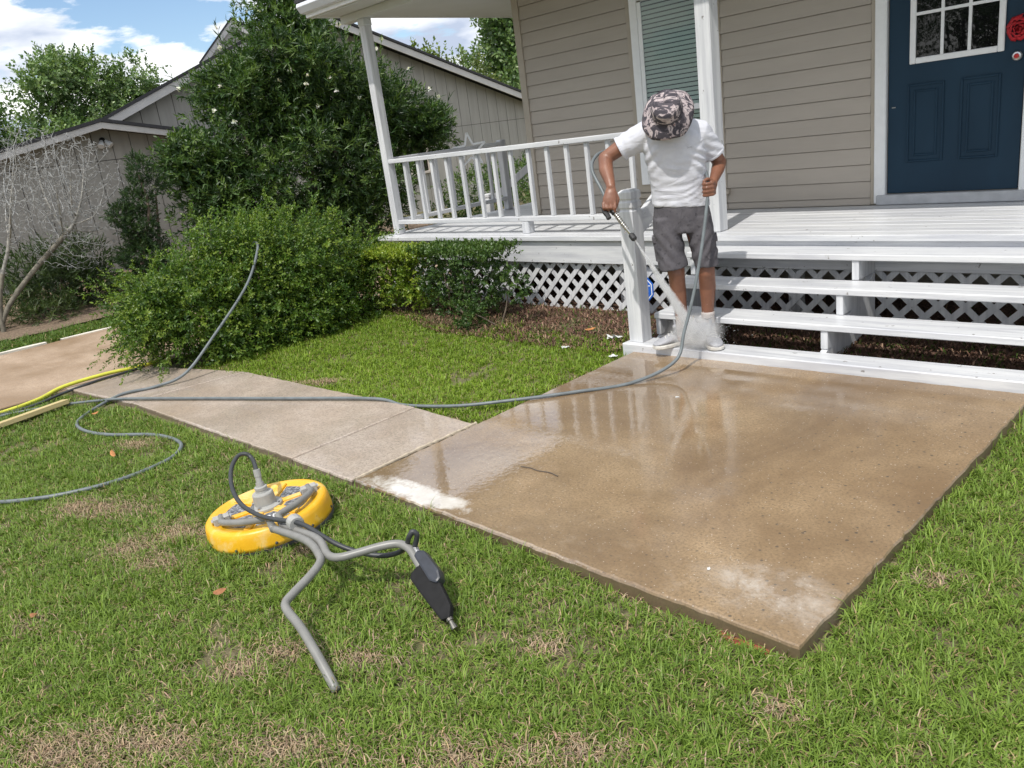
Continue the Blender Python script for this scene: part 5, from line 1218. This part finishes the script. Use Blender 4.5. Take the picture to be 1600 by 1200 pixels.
# ---- spray of water from the nozzle to the shoes: volumes that thin out towards their edges
S0 = A1 + dd * .031; S1 = Vector((.075, -.20, .060))
def mist_mat(name, dens, core):
    """core(m, P) gives a 0..1 density profile from the world position"""
    m = NM(name); m.t.nodes.remove(m.b); g = m.n('ShaderNodeNewGeometry'); vp = m.n('ShaderNodeVolumePrincipled')
    vp.inputs['Color'].default_value = (.96, .97, .98, 1); vp.inputs['Anisotropy'].default_value = .2
    nz = m.ramp(m.noise(m.pos((1, 1, 1)), 26.0, 3, .6, .6), [(.34, .15), (.62, 1.0)])
    m.l(m.math('MULTIPLY', m.math('MULTIPLY', core(m, g.outputs['Position']), nz), dens), vp.inputs['Density']); m.l(vp.outputs[0], m.out.inputs['Volume']); return m.m
def vm(m, op, a, b=None, scale=None):
    x = m.n('ShaderNodeVectorMath', operation=op)
    for i_, v in enumerate((a, b)):
        if v is None: continue
        if isinstance(v, (tuple, Vector)): x.inputs[i_].default_value = tuple(v)
        else: m.l(v, x.inputs[i_])
    if scale is not None: m.l(scale, x.inputs['Scale'])
    return x
W0, W1 = pw(S0), pw(S1); WD = (W1 - W0).normalized(); WL = (W1 - W0).length
def jet_core(m, P):
    q = vm(m, 'SUBTRACT', P, W0).outputs[0]; t = vm(m, 'DOT_PRODUCT', q, WD).outputs['Value']
    ax = vm(m, 'SCALE', WD, None, t).outputs[0]; rad = vm(m, 'LENGTH', vm(m, 'SUBTRACT', q, ax).outputs[0]).outputs['Value']
    f_ = m.math('SUBTRACT', 1.0, m.math('DIVIDE', rad, m.math('MULTIPLY_ADD', t, .058 / WL, .005)), None, True)
    f_ = m.math('POWER', f_, 1.7); return m.math('DIVIDE', f_, m.math('MULTIPLY_ADD', t, 2.0 / WL, .55))
m = MB(); m.tube([S0.lerp(S1, t) for t in (0, .12, .35, .6, .85, 1)], [.006, .013, .026, .041, .056, .062], 16)
tag(tow(m).build('water_jet', mist_mat('water_jet_mist', 520.0, jet_core), None), 'white fan of water jetting from the gun nozzle to the shoes', 'water spray', kind='stuff')
EC = pw((.055, -.165, .12)); ER = (.24, .17, .14)
def puff_core(m, P):
    q = vm(m, 'DIVIDE', vm(m, 'SUBTRACT', P, EC).outputs[0], (.21, .20, .135)).outputs[0]; d_ = vm(m, 'LENGTH', q).outputs['Value']
    return m.math('POWER', m.math('SUBTRACT', 1.0, d_, None, True), 1.4)
m = MB(); ell(m, (.055, -.165, .12), (.22, .22, .118), (0, 0, 0), 20, 12); tag(tow(m).build('water_mist', mist_mat('rebound_mist', 34.0, puff_core), None), 'pale mist of rebounding spray around the wet shoes', 'water spray', kind='stuff')
r = np.random.default_rng(77); n = 1500; t = r.random(n) ** .7; P0 = np.array(S0); P1 = np.array(S1); c = P0 + (P1 - P0) * t[:, None] + r.normal(0, 1, (n, 3)) * (.002 + .024 * t)[:, None]
sp = r.normal(0, 1, (700, 3)) * np.array([.10, .08, .07]) + np.array([.06, -.19, .10]); sp[:, 2] = np.abs(sp[:, 2]) + .004; c = np.concatenate([c, sp]); n = len(c); s = r.uniform(.0006, .0018, n)[:, None]
T = np.array([(1, 1, 1), (-1, -1, 1), (-1, 1, -1), (1, -1, -1)]); V = (c[:, None] + T[None] * s[:, None]).reshape(-1, 3); Mx = np.array(PM); V = V @ Mx[:3, :3].T + Mx[:3, 3]
b = (np.arange(n) * 4)[:, None]; F = np.concatenate([b + [0, 1, 2], b + [0, 3, 1], b + [0, 2, 3], b + [1, 3, 2]], 1).reshape(-1, 3)
tag(put('water_droplets', np_mesh('water_droplets', V, F), plain('water_drop', (.85, .87, .9), .15)), 'tiny water drops flying in the spray above the sill', 'water spray', kind='stuff')
# ------------------------------------------------------------------ surface cleaner on the lawn
def yellow_mat():
    m = NM('worn_yellow_plastic'); n1 = m.noise(m.vec((1, 1, 1)), 7.0, 6, .65, .5); n2 = m.noise(m.vec(), 45.0, 5, .7)
    g = m.n('ShaderNodeNewGeometry'); sp_ = m.n('ShaderNodeSeparateXYZ'); m.l(g.outputs['Normal'], sp_.inputs[0])
    base = m.ramp(n1, [(0.3, (.70, .36, .010)), (0.7, (.80, .47, .025))])
    base = m.mix(m.ramp(n1, [(.50, 0.0), (.66, .55)]), base, (.72, .56, .30)); base = m.mix(m.ramp(n2, [(.66, 0.0), (.74, .7)]), base, (.16, .09, .03)); return m.set(base, .38)
YEL = yellow_mat(); GREYT = plain('grey_powder_coat', (.20, .198, .188), .4, .12, 20); LGREY = plain('pale_grey_cast_metal', (.34, .34, .325), .5, .12, 25, bump=.2); DGREY = plain('dark_grey_rim', (.05, .05, .055), .6, .2)
m = NM('speckled_decal'); n1 = m.noise(m.vec(), 60.0, 5, .7); DEC = m.set(m.ramp(n1, [(.40, (.035, .038, .045)), (.5, (.13, .135, .15)), (.62, (.33, .34, .36))]), .5)
CC = Vector((0.002, -2.968, -0.036)); TILT = Euler((math.radians(2.5), math.radians(-3.0), 0)).to_matrix()
sclean = empty('surface_cleaner', CC, 'round yellow surface cleaner with bent grey handle lying on the lawn', 'floor cleaner')
def cw(p): return CC + TILT @ Vector(p)
def ctow(mb): mb.v = [tuple(cw(p)) for p in mb.v]; return mb
Rc = 0.292
def cb(mb, name, mat, parent=sclean, bevel=0.0, smooth=False): return ctow(mb).build(name, mat, parent, bevel, smooth)
# housing: lathe with soft shoulders
pr_ = [(.001, .096), (.08, .096), (.19, .096), (.238, .097), (.248, .103), (.266, .106), (.279, .103), (.288, .094), (.293, .075), (.297, .030), (.298, .012), (.285, .012)]
hous = cb(MB().lathe(pr_[::-1], (0, 0, 0), 72), 'housing', YEL, smooth=True)
cb(MB().lathe([(.283, -.012), (.300, -.010), (.301, .010), (.283, .0118)], (0, 0, 0), 72), 'rim', DGREY)
cb(MB().lathe([(.262, -.030), (.294, -.030), (.296, -.013), (.262, -.0125)], (0, 0, 0), 60), 'brush_skirt', BLACK)
for k in range(10):
    a = k * .63 + .2; cb(MB().lathe([(.007, 0), (.007, .005), (.003, .007)], (.2955 * math.cos(a), .2955 * math.sin(a), .028), 8, (math.cos(a), math.sin(a), .1)), 'rivet', DGREY)
# raised spokes and the speckled recess panels between them
LA = math.radians(-20)     # bearing of the handle
for k in range(6):
    a = LA + math.radians(30 + 60 * k); c_, s_ = math.cos(a), math.sin(a); cb(MB().bar((.07 * c_, .07 * s_, .099), (.240 * c_, .240 * s_, .101), .034, .012), 'spoke', YEL, hous, .004)
for k in (0, 1, 2, 4, 5):
    a0 = LA + math.radians(60 * k - 23); a1 = LA + math.radians(60 * k + 23); pts = [(.095, (a0 + a1) / 2 - .18), (.095, (a0 + a1) / 2 + .18)] + [(.208, lerp(a1, a0, t / 6)) for t in range(7)]
    cb(MB().prism([(r_ * math.cos(a), r_ * math.sin(a), .0957) for r_, a in pts], (0, 0, .003)), 'decal', DEC, hous)
me = text_mesh('BE', .062, .0004); o = put('lettering', me, W_TRIM, sclean); o.matrix_basis = Matrix.Translation(CC) @ TILT.to_4x4() @ Matrix.Translation(Vector((.150 * math.cos(LA), .150 * math.sin(LA), .0994))) @ Matrix.Rotation(math.radians(60), 4, 'Z')
me = text_mesh('PRESSURE', .020, .0004); o = put('lettering', me, W_TRIM, sclean); o.matrix_basis = Matrix.Translation(CC) @ TILT.to_4x4() @ Matrix.Translation(Vector((.188 * math.cos(LA), .188 * math.sin(LA), .0994))) @ Matrix.Rotation(math.radians(60), 4, 'Z')
# swivel hub
cb(MB().lathe([(.078, .080), (.078, .092), (.070, .097), (.052, .098), (.050, .150), (.047, .156), (.030, .157), (.028, .170), (.030, .171), (.030, .186), (.020, .188)], (0, 0, .017), 32), 'swivel_hub', LGREY, bevel=.002)
for k in range(4): a = k * 1.571 + .6; cb(MB().lathe([(.010, .092), (.010, .102), (.005, .103)], (.064 * math.cos(a), .064 * math.sin(a), .017), 6), 'bolt', STEEL)
fdir = Vector((-.16, .14, 1)).normalized(); f0 = Vector((0, 0, .201))
cb(MB().tube([f0 + fdir * t for t in (0, .022, .0221, .05, .0501, .085)], [.019, .019, .0145, .0145, .0165, .0165], 14), 'hose_fitting', LGREY)
# pivot brackets on both sides of the hub, yoke and stem
hx, hy = math.cos(LA), math.sin(LA); px_, py_ = -hy, hx
def at_(f_, s_, z): return Vector((hx * f_ + px_ * s_, hy * f_ + py_ * s_, z))
for s in (-1, 1):
    br = MB(); br.bar(at_(.02, s * .185, .095), at_(.02, s * .185, .135), .03, .045, (hx, hy, 0)); br.bar(at_(.02, s * .232, .095), at_(.02, s * .232, .135), .03, .045, (hx, hy, 0)); cb(br, 'pivot_bracket', LGREY, bevel=.004)
    cb(MB().tube([at_(.02, s * .165, .118), at_(.02, s * .255, .118)], .012, 12), 'pivot_bolt', STEEL)
    cb(MB().tube(spline([at_(-.012, s * .209, .118), at_(.03, s * .209, .120), at_(.095, s * .205, .127), at_(.20, s * .130, .138), at_(.265, s * .055, .146), at_(.305, s * .022, .150), at_(.37, s * .021, .154), at_(.45, s * .021, .158)], 6), .0165, 12), 'yoke_arm', GREYT, smooth=True)
def gw(x, y, z): return Vector((x, y, z))
L0 = cw(at_(.44, -.021, .158)); R0 = cw(at_(.44, .021, .158))
hb = MB().tube(spline([L0, gw(.66, -3.135, .148), gw(.790, -3.160, .132), gw(.838, -3.195, .126), gw(.872, -3.265, .116), gw(.900, -3.350, .104), gw(.922, -3.395, .098), gw(.965, -3.415, .092), gw(1.068, -3.428, .070), gw(1.191, -3.450, .026), gw(1.325, -3.474, -.045)], 7), .0165, 12)
hb.build('handle_bar', GREYT, sclean, smooth=True)
hb = MB().tube(spline([R0, gw(.68, -3.100, .148), gw(.810, -3.135, .132), gw(.872, -3.122, .132), gw(.925, -3.067, .141), gw(.985, -3.000, .154), gw(1.035, -2.953, .157), gw(1.085, -2.942, .148), gw(1.130, -2.950, .126), gw(1.176, -2.963, .098), gw(1.205, -2.972, .078)], 7), .0165, 12)
hb.build('handle_bar', GREYT, sclean, smooth=True)
cpt = gw(.505, -3.092, .168); cdv = Vector((.94, -.20, -.05)).normalized()
MB().tube([cpt - cdv * .022, cpt + cdv * .022], [.034, .034], 16).build('hose_clamp', LGREY, sclean, .004)
WH = [cw(f0 + fdir * .075), gw(-.128, -2.930, .262), gw(-.165, -2.940, .288), gw(-.178, -2.980, .286), gw(-.135, -3.043, .250), gw(-.025, -3.103, .205), gw(.105, -3.132, .168), gw(.281, -3.136, .160), gw(.431, -3.120, .172), gw(.505, -3.102, .178), gw(.590, -3.085, .170), gw(.756, -3.064, .130), gw(.858, -3.020, .098), gw(.945, -2.968, .085), gw(1.005, -2.926, .102), gw(1.060, -2.930, .150), gw(1.098, -2.940, .196), gw(1.112, -2.928, .220), gw(1.122, -2.918, .205), gw(1.112, -2.922, .172), gw(1.104, -2.926, .150)]
MB().tube(spline(WH, 8), .0105, 10).build('whip_hose', DHOSE, sclean, smooth=True)
# trigger gun clamped to the right handle
g0, g1 = gw(1.098, -2.924, .150), gw(1.425, -3.022, -.012)
MB().tube([g0, g0.lerp(g1, .16)], .013, 14).build('gun_coupling', STEEL, sclean)
gd = (g1 - g0).normalized(); gs = gd.cross(Vector((0, 0, 1))).normalized(); gu = gs.cross(gd); gu = (gu * .55 - gs * .84).normalized(); gs = gd.cross(gu).normalized(); GS = .95
def gp(a, b): return g0 + gd * a * GS + gu * b * GS
MB().prism([tuple(gp(a, b) - gs * .017) for a, b in ((.10, -.062), (.085, .012), (.20, .024), (.325, .016), (.365, -.010), (.350, -.046), (.20, -.066), (.12, -.074))], gs * .034).build('trigger_gun', plain('matt_black_plastic', (.012, .012, .013), .75, .2, 40, **{'Specular IOR Level': .25}), sclean, .008, seg=2)
MB().prism([tuple(gp(a, b) - gs * .023) for a, b in ((.04, .010), (.06, .034), (.175, .046), (.210, .036), (.218, .012), (.190, -.008), (.05, -.014))], gs * .050).build('trigger_lever', plain('dark_blue_grey_plastic', (.03, .034, .045), .35, .2, 30), sclean, .009, seg=2)
MB().tube([gp(.36, -.018), gp(.372, -.018), gp(.373, -.018), gp(.392, -.018), gp(.393, -.018), gp(.41, -.018)], [.014, .014, .010, .010, .0135, .0135], 12).build('gun_outlet', plain('dull_steel', (.22, .21, .19), .35, .2, 40, metallic=1.0), sclean)

MB().bar(gp(.12, -.028) + gs * -.019, gp(.33, -.012) + gs * -.019, .012, .006, tuple(gs)).build('gun_ridge', BLACK, sclean, .002)
MB().lathe([(.008, 0), (.008, .005), (.004, .006)], gp(.27, -.03) - gs * .0172, 10, tuple(-gs)).build('gun_screw', STEEL, sclean)
# ------------------------------------------------------------------ lumber, litter
WOOD = NM('fresh_pine'); n1 = WOOD.noise(WOOD.vec((3, 60, 60)), 1.0, 5, .6); WOODM = WOOD.set(WOOD.ramp(n1, [(.3, (.46, .36, .16)), (.7, (.58, .48, .25))]), .7)
a, b = Vector((-3.66, -2.80, -.008)), Vector((-3.40, -3.85, -.008)); L = (b - a).length
tag(put('lumber', MB().box((0, -.045, -.019), (L, .045, .019)).mesh('lumber', .003), WOODM, None, a, (.12, 0, math.atan2((b - a).y, (b - a).x))), 'fresh yellow pine board lying on the grass by the drive', 'board')
def leaf_mesh(L, W, curl):
    P = []; n = 7
    for k in range(n):
        t = k / (n - 1); w = W * math.sin(math.pi * min(1, t * .92 + .06)) ** .8; z = curl * (t - .5) ** 2
        P += [(L * t, -w / 2, z + .25 * w), (L * t, 0, z), (L * t, w / 2, z + .3 * w)]
    f = []
    for k in range(n - 1): f += [(3*k+q, 3*k+q+1, 3*k+q+4, 3*k+q+3) for q in (0, 1)]
    return MB().add(P, f).mesh('leaf')
LFM = plain('brown_dry_leaf', (.30, .13, .055), .7, .35, 40); LFO = plain('orange_dry_leaf', (.46, .20, .07), .7, .3, 40); PAP = plain('white_paper', (.60, .61, .61), .7, .08, 15)
for x, y, z, rz, L, W, mt, lb in ((.446, -3.469, .0, .9, .055, .035, LFM, 'curled reddish brown leaf on the lawn in front of the cleaner'), (-1.83, -3.07, -.03, 2.9, .11, .03, LFO, 'orange dry leaf lying inside the hose loop'), (-.146, -3.994, -.025, .3, .045, .025, LFM, 'small dull brown leaf near the left lawn edge'),
        (-3.05, -2.80, -.03, 1.4, .05, .025, LFO, 'tiny orange leaf beside the bend of the looped hose'), (-.74, 0.32, -.01, .5, .09, .035, LFO, 'tan fallen leaf on the mulch by the lattice')):
    o = put('dry_leaf', leaf_mesh(L, W, .05), mt, None, (x, y, z), (.2, -.15, rz), True); md = o.modifiers.new('t', 'SOLIDIFY'); md.thickness = .0008; tag(o, lb, 'leaf', 'fallen leaves')
def crumple(s, seed):
    q = random.Random(seed); n = 6; P = []
    for i_ in range(n):
        for j_ in range(n): P.append((s * (i_ / (n-1) - .5) + q.uniform(-.1, .1) * s, s * .6 * (j_ / (n-1) - .5) + q.uniform(-.1, .1) * s, abs(q.gauss(0, .12)) * s))
    return MB().add(P, [(i_*n+j_, (i_+1)*n+j_, (i_+1)*n+j_+1, i_*n+j_+1) for i_ in range(n-1) for j_ in range(n-1)]).mesh('scrap')
for x, y, z, s, rz, lb in ((-3.6, -.10, -.02, .12, .3, 'crumpled white paper at the foot of the yellow green hedge'), (-.36, .22, -.01, .11, .8, 'crumpled pale paper scrap left of the newel post'), (-.08, -.17, -.015, .06, .5, 'flat white scrap in the grass by the pad corner'), (-.60, -.09, -.02, .06, 1.0, 'tiny white scrap on the grass before the mulch'),
        (.845, -.75, .002, .022, .4, 'tiny white paint flake in the middle of the pad'), (1.98, -2.27, .002, .016, 2.0, 'thin white chip near the front edge of the pad')):
    o = put('paper_scrap', crumple(s, int(abs(x * 100))), PAP, None, (x, y, z), (0, 0, rz)); md = o.modifiers.new('t', 'SOLIDIFY'); md.thickness = .001; tag(o, lb, 'scrap', 'white scraps')
tag(MB().tube(spline([(.70, -1.940, .004), (.76, -1.930, .005), (.81, -1.935, .004), (.88, -1.925, .005), (.946, -1.936, .004)], 5), .0026, 6).build('twig', plain('wet_dark_twig', (.09, .07, .055), .5)), 'dark thin twig lying on the wet pad', 'twig')
tag(MB().prism([(2.16, -2.53, -.10), (2.34, -2.53, -.10), (2.34, -2.53, -.055), (2.16, -2.53, -.055)], (0, .05, 0)).build('brick', plain('red_brick', (.28, .07, .04), .85, .25, 30, bump=.5), None, .004), 'red brick half buried under the front edge of the pad', 'brick')
